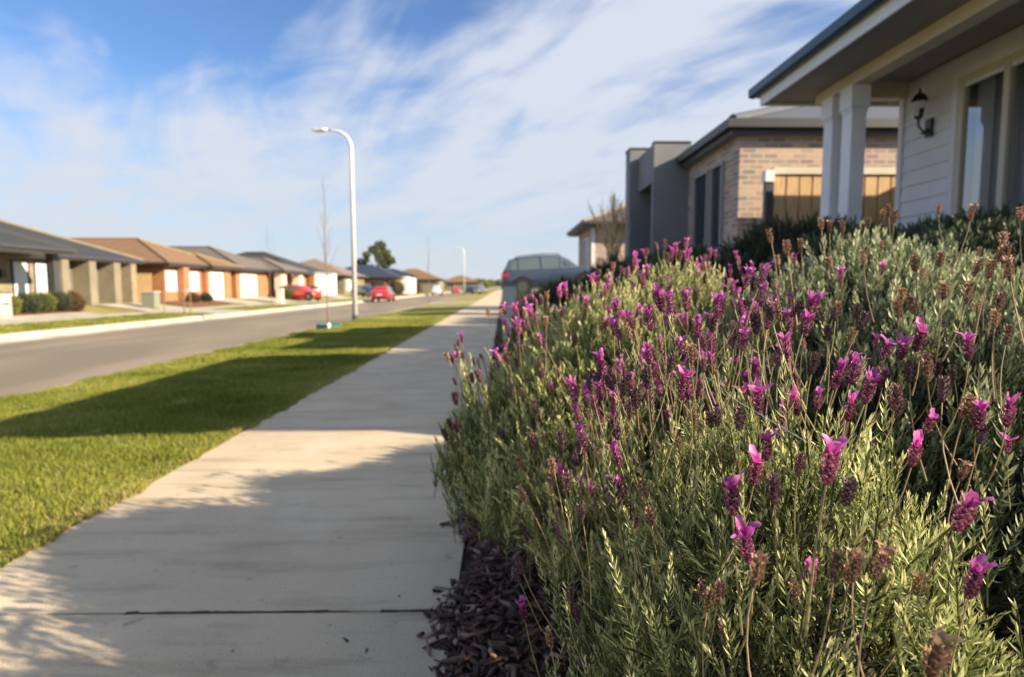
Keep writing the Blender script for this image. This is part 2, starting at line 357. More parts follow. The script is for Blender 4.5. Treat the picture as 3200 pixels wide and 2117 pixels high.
MB().box(-21.0, -20.65, 28.35, 28.7, .1, 2.78).build('porch_pier', M_darkgrey, h1)
MB().box(-22.86, -22.72, 27.95, 28.2, 1.7, 2.05).build('wall_lamp', M_black, h1)
for y0, y1, m in ((31.25, 31.75, M_tanrender), (33.3, 33.85, M_tanrender), (35.4, 36.0, M_tanrender), (37.0, 37.5, M_brickdark)):
    MB().box(-23.3, -22.35, y0, y1, .18, 2.68).build('garage_pier', m, h1)
gdoor(h1, -23.28, 31.8, 33.25, .2, 2.4, M_doorg); gdoor(h1, -23.28, 33.9, 35.35, .2, 2.4, M_doorg); gdoor(h1, -23.28, 36.05, 36.95, .2, 2.4, M_doorg)
attach(h1)
# ---- house 2 (brown roof, orange brick)
h2 = thing('house', 'orange brick house with brown tiled hip roofs and white windows across the road', 'house', (-22.5, 45, .3), group=G)
wallbox(h2, -36, -22.7, 41.2, 46.2, .2, 2.68, M_brickor); wallbox(h2, -36, -22.3, 46.22, 50.3, .2, 2.68, M_brickor)
hip(h2, -37, -22.1, 40.7, 50.2, 2.88, M_tbrown, capm=M_fenced); hip(h2, -31, -21.7, 46.0, 51.4, 2.86, M_tbrown, slope=.38, capm=M_fenced)
window(h2, 'x+', 41.3, 42.6, .95, 2.35, -22.7, curtain=True, muntin=0); window(h2, 'x+', 43.9, 45.7, .95, 2.35, -22.7, curtain=True)
MB().box(-22.68, -22.2, 42.75, 43.5, .18, 2.67).build('brick_pier', M_brickor, h2)
gdoor(h2, -22.28, 46.6, 48.9, .2, 2.4, M_door); MB().box(-22.7, -22.2, 49.0, 49.6, .18, 2.67).build('brick_pier', M_brickor, h2)
window(h2, 'y-', -26.5, -25.0, 1.0, 2.2, 41.2, M_fenced)
attach(h2)
# ---- house 3 (grey roof)
h3 = thing('house', 'orange brick house with grey tiled roof, square white garage door and cream porch piers', 'house', (-22.5, 59, .3), group=G)
wallbox(h3, -36, -22.7, 52.2, 66.2, .2, 2.68, M_brickor)
hip(h3, -36.5, -22.0, 51.8, 62, 2.88, M_tgrey, capm=M_tgrey); hip(h3, -31, -20.9, 58.6, 65.6, 2.86, M_tgrey, slope=.38, capm=M_tgrey)
gdoor(h3, -22.66, 52.9, 56.4, .2, 2.45, M_door)
for y0, y1 in ((59.0, 60.3), (64.2, 65.3)): MB().box(-22.0, -21.3, y0, y1, .18, 2.66).build('porch_pier', M_cream, h3)
window(h3, 'x+', 61.5, 63.8, .8, 2.3, -22.7, curtain=True); MB().box(-22.68, -22.5, 60.5, 61.3, .25, 2.35).build('front_door', M_fenced, h3)
attach(h3)
# ---- house 4 (dark roof, white garage block)
h4 = thing('house', 'house with low charcoal roof and broad white rendered front behind the street lamp', 'house', (-22.5, 75, .3), group=G)
wallbox(h4, -36, -23.2, 68.2, 73.2, .2, 2.68, M_brickor); wallbox(h4, -36, -22.4, 73.22, 82.4, .2, 3.0, M_white)
hip(h4, -37, -22.4, 67.6, 80, 2.9, M_tchar, capm=M_tchar); hip(h4, -36, -24, 78, 84, 3.2, M_tchar, slope=.3)
window(h4, 'x+', 69.2, 71.2, .9, 2.3, -23.2); gdoor(h4, -22.38, 75.2, 79.8, .2, 2.5, M_door)
MB().box(-22.9, -22.3, 72.2, 72.9, .18, 2.68).build('brick_pier', M_brickor, h4)
attach(h4)
h5 = thing('house', 'small far house with pale reddish roof and tan front beyond the white one', 'house', (-22.5, 91, .3), group=G)
wallbox(h5, -34, -22.2, 85.6, 98, .2, 2.7, M_tanrender); hip(h5, -34.6, -21.6, 85, 98.6, 2.9, tiles('pale_brown_tiles', (.23, .17, .13), (.19, .15, .12)))
window(h5, 'x+', 87, 89, .8, 2.3, -22.2, curtain=True); gdoor(h5, -22.18, 91.5, 95, .2, 2.4, M_fenced); attach(h5)
h6 = thing('house', 'house with blue black roof, orange side wall and bright white front, past the red car', 'house', (-18, 108, .2), group=G)
wallbox(h6, -29, -17.6, 101.4, 106, .1, 2.7, M_brickor); wallbox(h6, -29, -16.2, 106.02, 114, .1, 3.1, M_white)
hip(h6, -31, -17.1, 100.8, 112, 2.9, M_tblue); hip(h6, -29, -15.6, 106.5, 115, 3.35, M_tblue, slope=.3)
gdoor(h6, -16.18, 108, 112, .15, 2.4, M_door); window(h6, 'y-', -22, -19.5, .9, 2.2, 101.4); attach(h6)
for i, (x, y, rm, lb) in enumerate(((-22, 150, M_tbrown, 'distant house with tan tiled roof where the street ends'), (-27, 190, M_fenced, 'far distant house with sandy orange roof seen between the lamp and the white van'), (-16, 235, M_tbrown, 'tiny distant brown roofed house just left of the far street lamp'))):
    hh = thing('house', lb, 'house', (x, y, .3), group='distant houses at the end of the street')
    b = MB().box(-7, 7, -6, 6, 0, 2.6).build('wall', M_tanrender, hh); r = hip(hh, -7.6, 7.6, -6.6, 6.6, 2.8, rm)
    window(hh, 'y-', -5, -2.5, .9, 2.2, -6); window(hh, 'x+', -3, 0, .9, 2.2, 7)
# ---- right side: nearest white weatherboard house
nh = thing('house', 'white weatherboard house with covered porch and twin posts, nearest on the right', 'house', (5.2, 6.5, 1.3), group='houses on the right of the footpath')
roof = hip(nh, 3.5, 14, 2.4, 8.42, 3.93, M_tchar, slope=.36, gm=M_teal, fm=M_white, gut=False)
hip(nh, 8.6, 18, -6.5, 8.6, 3.93, M_tchar, slope=.36, gm=M_teal, fm=M_white)
g = MB()
def gutter_prof(x): return [(x-.115, 3.845), (x-.115, 3.95), (x-.10, 3.955), (x-.10, 3.87), (x-.005, 3.87), (x-.005, 3.84), (x-.06, 3.825)]
g.prism(gutter_prof(3.5), 'y', 2.29, 8.53)
g.box(3.505, 8.59, 8.425, 8.53, 3.835, 3.95).box(3.505, 8.5, 2.29, 2.395, 3.835, 3.95)
g.build('gutter', M_teal, roof)
MB().box(3.503, 3.53, 2.41, 8.41, 3.70, 3.88).box(3.53, 8.5, 8.385, 8.41, 3.70, 3.88).box(3.53, 8.5, 2.41, 2.435, 3.70, 3.88).build('fascia', M_white, roof)
MB().box(3.53, 4.08, 2.44, 8.38, 3.735, 3.75).box(4.08, 5.2, 8.06, 8.38, 3.735, 3.75).build('soffit', M_soffit, roof)
MB().box(4.27, 5.2, 2.44, 7.88, 3.86, 3.872).build('porch_ceiling', M_soffit, nh)
MB().box(4.08, 4.26, 2.44, 8.05, 3.60, 3.89).box(4.262, 5.19, 7.885, 8.045, 3.66, 3.888).build('porch_beam', M_cream, nh)
for yy in (7.20, 7.62):
    p = MB().box(4.085, 4.26, yy, yy+.21, .9, 3.34).build('porch_post', M_white, nh, bevel=.006)
    MB().box(4.06, 4.285, yy-.025, yy+.235, 3.34, 3.598).box(4.075, 4.27, yy-.01, yy+.22, 3.30, 3.34).build('capital', M_white, p, bevel=.004)
MB().box(4.0, 5.2, 3.0, 8.0, .9, 1.28).build('porch_floor', M_conc, nh)
# weatherboards
wb = MB(); z = 1.2
while z < 3.86:
    for (y0, y1) in ((2.95, 5.42), (7.06, 7.92)) if z+.19 < 3.66 else ((2.95, 7.92),):
        a, b_ = z, min(z+.195, 3.9)
        wb.poly([(5.175, y0, a), (5.175, y1, a), (5.195, y1, b_), (5.195, y0, b_)]); wb.poly([(5.20, y0, a), (5.20, y1, a), (5.175, y1, a), (5.175, y0, a)])
    z += .19
wb.box(5.2, 5.3, 2.95, 5.42, 1.2, 3.9).box(5.2, 5.3, 7.06, 7.92, 1.2, 3.9).box(5.2, 5.3, 5.42, 7.06, 3.66, 3.9).box(5.2, 5.3, 5.42, 7.06, 1.2, 1.45)
wb.box(5.3, 13, 2.9, 3.0, .9, 3.88).box(5.3, 13, 7.86, 7.95, .9, 3.88)
wb.build('weatherboard_wall', M_white, nh)
MB().box(5.155, 5.31, 7.92, 8.0, 1.2, 3.73).build('corner_trim', M_white, nh); MB().box(5.155, 5.20, 6.98, 7.06, 1.2, 3.66).box(5.155, 5.2, 5.40, 5.46, 1.2, 3.66).box(5.155, 5.2, 5.46, 6.98, 3.60, 3.68).build('window_architrave', M_white, nh)
MB().box(5.6, 5.62, 3.02, 7.8, 1.3, 3.8).build('room_wall', M_greypaint, nh)
sb_ = MB()
for k in range(24): sb_.box(5.345+.01*(k % 2), 5.352+.01*(k % 2), 5.54+.057*k, 5.54+.057*k+.055, 1.45, 3.59)
sb_.build('added_reflection_sheet', mat('reflection_tone_cloth', (.22, .25, .30), .9), nh)  # added sheet: blue-grey of the pane reflection put into its colour
wf = MB(); z0, z1 = 1.45, 3.60
M_thinglass = bpy.data.materials.new('clear_glass'); M_thinglass.use_nodes = True; t_ = M_thinglass.node_tree; n_ = t_.nodes; n_.clear(); o_ = n_.new('ShaderNodeOutputMaterial'); m_ = n_.new('ShaderNodeMixShader'); f_ = n_.new('ShaderNodeFresnel'); f_.inputs[0].default_value = 1.6; a_ = n_.new('ShaderNodeBsdfTransparent'); a_.inputs[0].default_value = (.75, .8, .82, 1); g_ = n_.new('ShaderNodeBsdfGlossy'); g_.inputs['Roughness'].default_value = .04
m_.inputs[0].default_value = .34; t_.links.new(a_.outputs[0], m_.inputs[1]); t_.links.new(g_.outputs[0], m_.inputs[2]); t_.links.new(m_.outputs[0], o_.inputs[0])
wf.box(5.165, 5.24, 6.90, 6.98, z0, z1).box(5.165, 5.24, 6.28, 6.36, z0, z1).box(5.165, 5.24, 5.46, 5.54, z0, z1).box(5.166, 5.24, 5.54, 6.28, z1-.07, z1).box(5.166, 5.24, 6.36, 6.90, z1-.07, z1).box(5.16, 5.24, 5.54, 6.28, z0, z0+.08).box(5.16, 5.24, 6.36, 6.90, z0, z0+.08)
wfo = wf.build('window', M_cream, nh, bevel=.004)
MB().poly([(5.2, 5.54, z0+.08), (5.2, 6.28, z0+.08), (5.2, 6.28, z1-.07), (5.2, 5.54, z1-.07)][::-1]).poly([(5.2, 6.36, z0+.08), (5.2, 6.9, z0+.08), (5.2, 6.9, z1-.07), (5.2, 6.36, z1-.07)][::-1]).build('pane', M_thinglass, wfo)
cb = MB()
for k in range(9): cb.box(5.30+.012*(k % 2), 5.315+.012*(k % 2), 6.86-.025*k-.022, 6.86-.025*k, z0, z1)
cb.build('curtain', M_curtain, nh)

lm = MB().lathe([(.001, -.13), (.035, -.12), (.05, -.1), (.075, .08), (.08, .09), (.10, .095), (.06, .16), (.02, .19), (.012, .24), (.001, .25)], (5.02, 7.42, 3.39), 6)
lm.tube([(5.17, 7.42, 3.16), (5.09, 7.42, 3.12), (5.03, 7.42, 3.18), (5.02, 7.42, 3.27)], .014, 6).lathe([(.001, 0), (.055, .0), (.055, .0)], (5.10, 7.42, 3.1), 8)
lm.box(5.14, 5.175, 7.37, 7.47, 3.06, 3.27)
lamp = lm.build('wall_lamp', M_black, nh)
MB().lathe([(.048, -.09), (.078, .078)], (5.015, 7.42, 3.39), 6).build('lamp_glass', M_curtain, lamp)
attach(nh)
# ---- neighbour: pink brick house with rendered entry portal
ph = thing('house', 'pink brick house with dark rendered entry portal, beside the paling fence', 'house', (4, 12, 1.2), group='houses on the right of the footpath')
wallbox(ph, 3.9, 15, 10.1, 14.0, .9, 3.74, M_brickpink); wallbox(ph, 4.6, 15, 14.02, 17, .9, 3.74, M_brickpink)
hip(ph, 3.72, 15.4, 9.98, 16.6, 3.93, M_tslate, slope=.40, gm=M_darkgrey, fm=M_darkgrey, capm=M_tslate)
for (y0, y1) in ((10.75, 11.35), (11.5, 12.35)): window(ph, 'x-', y0, y1, 1.6, 3.45, 3.9, M_soffit, muntin=0)
MB().box(3.16, 3.93, 12.82, 13.0, .8, 4.24).box(3.165, 3.9, 13.003, 14.3, 3.45, 4.235).build('entry_portal', M_greypaint, ph)
MB().box(3.15, 3.94, 12.80, 13.02, 4.242, 4.27).build('portal_capping', M_darkgrey, ph)
MB().box(2.97, 3.9, 14.32, 14.8, .7, 4.44).build('portal_pier', M_greypaint, ph); MB().box(2.95, 3.92, 14.30, 14.82, 4.442, 4.47).build('portal_capping', M_darkgrey, ph)
MB().box(3.88, 3.92, 13.1, 14.2, 1.2, 3.4).build('front_door', M_black, ph)
attach(ph)
fh = thing('house', 'farther pink brick house with dark gutter past the bare tree on the right', 'house', (3.5, 30, 1.2), group='houses on the right of the footpath')
wallbox(fh, 4.5, 16, 30.6, 36, 1.0, 4.26, M_brickpink); hip(fh, 3.95, 17, 30.0, 36.6, 4.46, tiles('umber_tiles', (.085, .072, .062), (.12, .10, .085)), slope=.42, capm=M_tanrender)
window(fh, 'x-', 31.6, 33.4, 2.0, 3.8, 4.5, M_white); MB().box(4.47, 4.62, 30.57, 30.597, 1.2, 4.2).build('corner_trim', M_white, fh); window(fh, 'y-', 6.4, 7.6, 1.9, 3.6, 30.6, M_white)
attach(fh)
# ---- fences
def pfence(name, label, x0, x1, y, z0, z1, m, group, post=None, step=.205):
    t = thing(name, label, 'fence', (x0, y, z0), group=group)
    b = MB(); x = x0+.02
    while x < x1:
        b.box(x, min(x+step*.86, x1), y-.02, y, z0, z1); b.box(x+step*.5, min(x+step*1.36, x1), y+.002, y+.02, z0, z1-.004); x += step
    b.build('palings', m, t); MB().box(x0, x1, y-.05, y+.05, z1+.004, z1+.11).build('capping', M_cream, t)
    if post: p_ = MB().box(x0-.12, x0-.002, y-.06, y+.05, z0-.2, z1-.12).build('post', M_darkgrey, t); MB().box(x0-.14, x0-.002, y-.08, y+.07, z1-.118, z1+.06).build('post_cap', post, p_)
    attach(t); return t
pfence('paling_fence', 'honey coloured timber paling fence between the porch posts and the pink brick wall', 4.2, 8.5, 9.52, 1.0, 2.99, M_fence, None, M_white)
t = thing('paling_fence', 'pale timber fence panel between the charcoal roofed and brown roofed houses across the road', 'fence', (-25, 40, .2))
b = MB()
for i in range(26): b.box(-25.6+i*.1, -25.6+i*.1+.09, 40.2, 40.22, .2, 2.1)
b.build('palings', M_fence, t); MB().box(-25.6, -23.0, 40.18, 40.26, 2.104, 2.15).build('capping', M_fence, t); attach(t)
# ------------------------------------------------------------ street furniture
def street_lamp(x, y, label):
    t = thing('street_lamp', label, 'street lamp', (x, y, zg(x)), group='street lamps on the near verge')
    pts = [(0, 0, .3), (0, 0, 7.6)]; rad = [.115, .075]
    for i in range(1, 9):
        a = math.pi/2*i/8; pts.append((-.75*(1-math.cos(a)), 0, 7.6+.75*math.sin(a))); rad.append(.075-.003*i)
    pts.append((-1.0, 0, 8.37)); rad.append(.045)
    MB().tube(pts, rad, 16).build('pole', M_galv, t, smooth=True)
    MB().lathe([(.20, 0), (.20, .02), (.13, .025), (.13, .34), (.118, .36)], n=16).build('base_sleeve', M_darkgrey, t)
    l = MB().prism([(-1.0, -.06), (-1.15, -.14), (-1.62, -.12), (-1.68, 0), (-1.62, .12), (-1.15, .14), (-1.0, .06)], 'z', 8.335, 8.43).build('luminaire', M_galv, t, bevel=.015)
    MB().box(-1.58, -1.2, -.10, .10, 8.30, 8.334).build('lens', M_curtain, l)
    return t
street_lamp(-6.56, 27.0, 'tall galvanised street lamp with curved arm on the verge by the young tree')
street_lamp(-6.6, 105, 'distant street lamp near the parked dark cars')
def sapling(x, y, h, label, r=.022, seed=1, spread=.5, nb=14, z=None, group='young bare street trees', b0=.35, lean=0, name='young_tree', m=None):
    rr = random.Random(seed); t = thing(name, label, 'tree', (x, y, zg(x) if z is None else z), group=group)
    pts = [(0, 0, 0)]; 
    for i in range(1, 9): pts.append((rr.uniform(-.03, .03)+lean*(i/8)*h, rr.uniform(-.03, .03), h*i/8))
    MB().tube(pts, [r*(1-.85*i/8)+.002 for i in range(9)], 7).build('trunk', m or M_bark, t, smooth=True)
    b = MB()
    for i in range(nb):
        f = b0+(1-b0)*(i/nb)*.95; a = i*2.4+rr.uniform(-.5, .5); L_ = h*spread*(1-f)*rr.uniform(.7, 1.1)+.15
        p = Vector((lean*f*h, 0, f*h)); d = Vector((math.cos(a)*.35, math.sin(a)*.35, .9)).normalized(); q = [p]
        for k in range(4): d = (d+Vector((rr.uniform(-.1, .1), rr.uniform(-.1, .1), .06))).normalized(); q.append(q[-1]+d*L_/4)
        rb = r*(1-.8*f)*.55; b.tube(q, [rb, rb*.8, rb*.6, rb*.4, rb*.25], 5, cap=False)
        for k in (1, 2, 3):
            d2 = (d+Vector((rr.uniform(-.8, .8), rr.uniform(-.8, .8), .1))).normalized(); b.tube([q[k], q[k]+d2*L_*.22, q[k]+d2*L_*.3+Vector((0, 0, L_*.1))], [rb*.4, rb*.3, rb*.15], 4, cap=False)
    b.build('branches', m or M_bark, t, smooth=True); return t
sapling(-5.95, 20.75, 5.15, 'slender bare young tree rising from the green watering ring beside the lamp', seed=3, r=.026, nb=16, spread=.25, lean=-.012)
sapling(-6.55, 54, 6.2, 'bare young tree farther along the near verge', seed=5, r=.035, nb=12, spread=.25)
sapling(-15.9, 42, 5.6, 'thin bare young tree standing on the far verge, behind the lamp lit verge', seed=8, r=.022, nb=12, spread=.7, lean=-.03)
M_tie = mat('black_tie', (.03, .03, .03), .7)
# watering ring with white tag
t = thing('watering_ring', 'dark green watering ring around the foot of the young tree', 'tree ring', (-5.93, 20.72, zg(-5.9)))
M_ring = mat('green_plastic', (.03, .13, .12), .45)
MB().lathe([(.42, 0), (.42, .12), (.39, .14), (.37, .12), (.37, .0)], n=28).build('ring_wall', M_ring, t, smooth=False)
o = MB().lathe([(.055, .0), (.06, .17), (.05, .19)], (-5.82, 20.3, zg(-5.8)), 12).build('marker_cup', mat('white_plastic', (.8, .8, .8), .4)); tag(o, 'small white cup standing in front of the green watering ring', 'marker')
# staked guard across the road
t = thing('tree_stakes', 'three thin timber stakes joined by a crossbar on the far verge', 'tree stakes', (-16, 30.6, zg(-16)))
for dx, dy in ((-.95, 0), (.0, .1), (.42, -.1)): MB().box(dx-.02, dx+.02, dy-.02, dy+.02, -.1, 1.25).build('stake', M_fenced, t)
MB().box(-.02, .44, -.13, -.128+.06, 1.18, 1.25).build('crossbar', M_curtain, t)
t = thing('utility_cabinet', 'squat grey green utility box with pinkish lid on the driveway edge across the road', 'utility box', (-20, 34.8, zg(-20)))
MB().box(-.36, .36, -.3, .3, 0, .88).build('body', mat('grey_green_paint', (.19, .21, .155), .6), t, bevel=.02); MB().box(-.40, .40, -.34, .34, .885, .97).build('lid', mat('pink_lid', (.55, .40, .36), .6), t, bevel=.02)
t = thing('letterbox_pier', 'white brick letterbox pier at the left edge, across the road', 'letterbox', (-20.45, 24.9, -.08))
MB().box(-.3, .3, -.3, .3, 0, .98).build('pier', M_brickwhite, t); MB().box(-.33, .33, -.33, .33, .982, 1.03).build('cap', M_white, t); MB().box(.302, .31, -.15, .15, .62, .68).build('slot', M_black, t)
for x, y, lb in ((-18.4, 50.5, 'cream letterbox pillar in front of the red hatchback'), (-18.9, 62, 'cream letterbox pillar directly behind the young tree trunk')):
    t = thing('letterbox', lb, 'letterbox', (x, y, zg(x)), group='cream letterboxes across the road')
    MB().box(-.22, .22, -.3, .3, 0, 1.15).build('pillar', M_cream, t, bevel=.01); MB().box(-.25, .25, -.33, .33, 1.153, 1.2).build('cap', M_white, t); MB().box(.222, .23, -.14, .14, .85, .9).build('slot', M_black, t)
t = thing('letterbox', 'pale grey rendered letterbox pillar at the path edge in front of the grey car', 'letterbox', (.16, 13.9, .02))
MB().box(-.16, .16, -.16, .16, 0, 1.26).build('pillar', mat('pale_grey_render', (.50, .50, .47), .8), t, bevel=.008); MB().box(-.18, .18, -.18, .18, 1.262, 1.31).build('cap', M_greypaint, t); MB().box(-.168, -.162, -.1, .1, .95, 1.0).build('slot', M_black, t)
# ------------------------------------------------------------ cars
M_tail = mat('red_lens', (.5, .02, .01), .2); M_headl = mat('clear_lens', (.8, .8, .8), .1, spec=.9); M_plate = mat('plate_white', (.75, .75, .72), .5); M_alloy = mat('alloy', (.2, .2, .21), .3, metal=.8)
def paint(name, c):
    m = mat(name, c, .25, metal=.15, spec=.6); m.node_tree.nodes['Principled BSDF'].inputs['Coat Weight'].default_value = .8; return m
M_carglass = mat('car_glass', (.10, .13, .14), .1, spec=.8)
SUV = [(-2.24, .48, .92, .93, .76), (-2.20, .36, .98, 1.02, .86), (-2.12, .28, 1.05, 1.10, .90), (-1.86, .24, 1.08, 1.56, .92), (-1.5, .22, 1.06, 1.63, .925), (-.5, .22, 1.02, 1.665, .925), (.35, .22, .99, 1.61, .925), (.75, .22, .98, 1.40, .92), (1.15, .22, .97, 1.04, .92), (1.75, .24, .92, .97, .90), (2.12, .30, .80, .86, .84), (2.25, .40, .68, .70, .70)]
HATCH = [(-2.0, .42, .84, .85, .72), (-1.97, .34, .9, .93, .80), (-1.85, .26, .94, 1.0, .83), (-1.5, .22, .95, 1.38, .85), (-1.1, .2, .93, 1.45, .86), (-.4, .2, .92, 1.47, .86), (.3, .2, .9, 1.38, .86), (.7, .2, .89, 1.18, .86), (1.05, .2, .88, .93, .85), (1.55, .22, .80, .85, .83), (1.9, .28, .70, .74, .76), (2.0, .38, .6, .62, .62)]
VAN = [(-2.35, .45, 1.15, 1.16, .84), (-2.32, .3, 1.18, 1.75, .88), (-2.2, .25, 1.18, 1.9, .92), (-1.0, .24, 1.16, 1.95, .93), (.6, .24, 1.12, 1.92, .93), (1.1, .24, 1.10, 1.7, .92), (1.6, .24, 1.06, 1.2, .90), (2.1, .26, .95, 1.0, .88), (2.3, .36, .75, .78, .76)]
def car(name, label, ST, col, loc, rz, pitch=0, wb=(-1.36, 1.38), wr=.35, group=None, rails=False):
    t = thing(name, label, 'car', loc, rz, group); t.rotation_euler = (0, pitch, rz)
    def ring(s):
        x, z0, zb, zt, w_ = s; wr_ = w_*(.80 if zt-zb > .2 else .9)
        zm = z0+(zb-z0)*.55
        h = [(w_*.86, z0), (w_*.985, z0+.14), (w_, zm), (w_*.965, zb), (wr_, zt-.05 if zt-zb > .2 else zt-.015), (wr_*.8, zt)]
        return [(x, y, z) for y, z in h]+[(x, -y, z) for y, z in h[::-1]]
    V = []; F = []; n = 12
    for s in ST: V += ring(s)
    for i in range(len(ST)-1):
        for j in range(n): F.append((i*n+j, i*n+(j+1) % n, (i+1)*n+(j+1) % n, (i+1)*n+j))
    F.append(tuple(range(n))[::-1]); F.append(tuple((len(ST)-1)*n+j for j in range(n)))
    b = MB(); b.v = V; b.f = F; body = b.build('body', col, t, smooth=True)
    g = MB(); cab = [ST[i][3]-ST[i][2] > .2 for i in range(len(ST))]
    def inset(q, kx=.06):
        q = [Vector(p) for p in q]; c = sum(q, Vector())/len(q); nrm = (q[1]-q[0]).cross(q[2]-q[0]).normalized()
        if nrm.dot(c-Vector((0, 0, .9))) < 0: nrm = -nrm
        return [p+(c-p)*kx+nrm*.012 for p in q]
    R_ = [ring(s) for s in ST]
    for i in range(len(ST)-1):
        if cab[i] and cab[i+1]:
            for a, c in ((3, 4), (8, 7)): g.poly(inset([R_[i][a], R_[i+1][a], R_[i+1][c], R_[i][c]], .09))
        elif cab[i] != cab[i+1]:
            lo, hi = (i+1, i) if cab[i] else (i, i+1)
            g.poly(inset([R_[lo][4], R_[lo][7], R_[hi][7], R_[hi][4]], .07))
            for a, c in ((3, 4), (8, 7)): g.poly(inset([R_[lo][a], R_[hi][a], R_[hi][c]], .14))
    # raked screens: extend over the second cabin station
    ci = [i for i, c in enumerate(cab) if c]
    if not cab[ci[-1]+1]:
        i = ci[-2]; g.poly(inset([R_[i+1][4], R_[i+1][7], R_[i][7], R_[i][4]], .06))
    g.build('windows', M_carglass, t)
    w_ = ST[4][4]
    for k, wx in enumerate(wb):
        for s in (1, -1):
            MB().tube([(wx, s*(w_-.02), wr+.02), (wx, s*(w_+.006), wr+.02)], wr+.085, 24).build('wheel_arch', M_black, t)
            wl = MB().tube([(wx, s*(w_-.2), wr), (wx, s*(w_+.016), wr)], wr, 24).build('wheel', M_rubber, t)
            MB().tube([(wx, s*(w_+.0), wr), (wx, s*(w_+.024), wr)], wr*.64, 10).build('rim', M_alloy, wl)
    x0, x1 = ST[1][0], ST[-2][0]; zb = ST[1][2]; zf = ST[-2][2]; wr0 = ST[1][4]; wf = ST[-2][4]
    for s in (1, -1):
        MB().prism([(x0-.03, zb-.16), (x0+.28, zb-.10), (x0+.36, zb+.0), (x0-.0, zb-.01)], 'y', s*(wr0-.12), s*(wr0+.055)).build('tail_light', M_tail, t)
        MB().prism([(x1+.06, zf-.17), (x1-.25, zf-.10), (x1-.22, zf+.0), (x1+.0, zf-.03)], 'y', s*(wf-.25), s*(wf+.035)).build('head_light', M_headl, t)
    MB().box(ST[0][0]-.02, ST[0][0]+.03, -.26, .26, .68, .80).build('number_plate', M_plate, t)
    MB().box(ST[0][0]-.04, ST[0][0]+.2, -wr0*.92, wr0*.92, .30, .48).build('bumper', M_black, t, bevel=.03)
    if rails:
        for s in (1, -1): MB().tube([(-1.6, s*.66, 1.62), (-1.5, s*.66, 1.68), (-.5, s*.66, 1.715), (.3, s*.66, 1.66), (.4, s*.66, 1.6)], .018, 6).build('roof_rail', M_black, t)
    return t
car('parked_car', 'dark blue grey car parked nose up in the driveway on the right', SUV, paint('slate_paint', (.04, .06, .10)), (2.25, 27.3, 1.02), 0, R(-4.5), rails=True)
sheet_r = MB().prism([(-.17, .0), (.75, .72), (4.6, 1.24), (4.6, .5), (-.17, -.1)], 'y', 25.9, 28.8).build('driveway', M_conc2); tag(sheet_r, kind='structure')
car('parked_car', 'red family car seen from behind, parked at the far kerb by the white fronted house', SUV, paint('red_paint', (.45, .02, .03)), (-12.9, 66, -.30), R(90), group='cars along the far side')
car('parked_car', 'bright red hatchback parked on the driveway across the road', HATCH, paint('bright_red_paint', (.62, .03, .01)), (-19.6, 59, 0.0), R(-12), group='cars along the far side')
car('parked_car', 'dark car half hidden behind the lamp pole', HATCH, paint('navy_paint', (.02, .03, .06)), (-18.2, 81, 0), R(-35), group='cars along the far side')
car('parked_van', 'pale silver van with bright front, far down the road', VAN, paint('silver_paint', (.5, .5, .56)), (-12.6, 117, -.3), R(-88))['category'] = 'van'
car('parked_car', 'tiny red car just right of the silver van', HATCH, paint('scarlet_paint', (.55, .03, .03)), (-11.6, 150, -.28), R(-80))
car('parked_car', 'black car right of the far street lamp', HATCH, paint('black_paint', (.02, .02, .025)), (-5.6, 112, .0), R(-55), group='dark cars near the far lamp')
car('parked_car', 'silver nosed dark car at the end of the footpath', SUV, paint('steel_paint', (.16, .18, .21)), (-4.6, 126, .0), R(-75), group='dark cars near the far lamp')
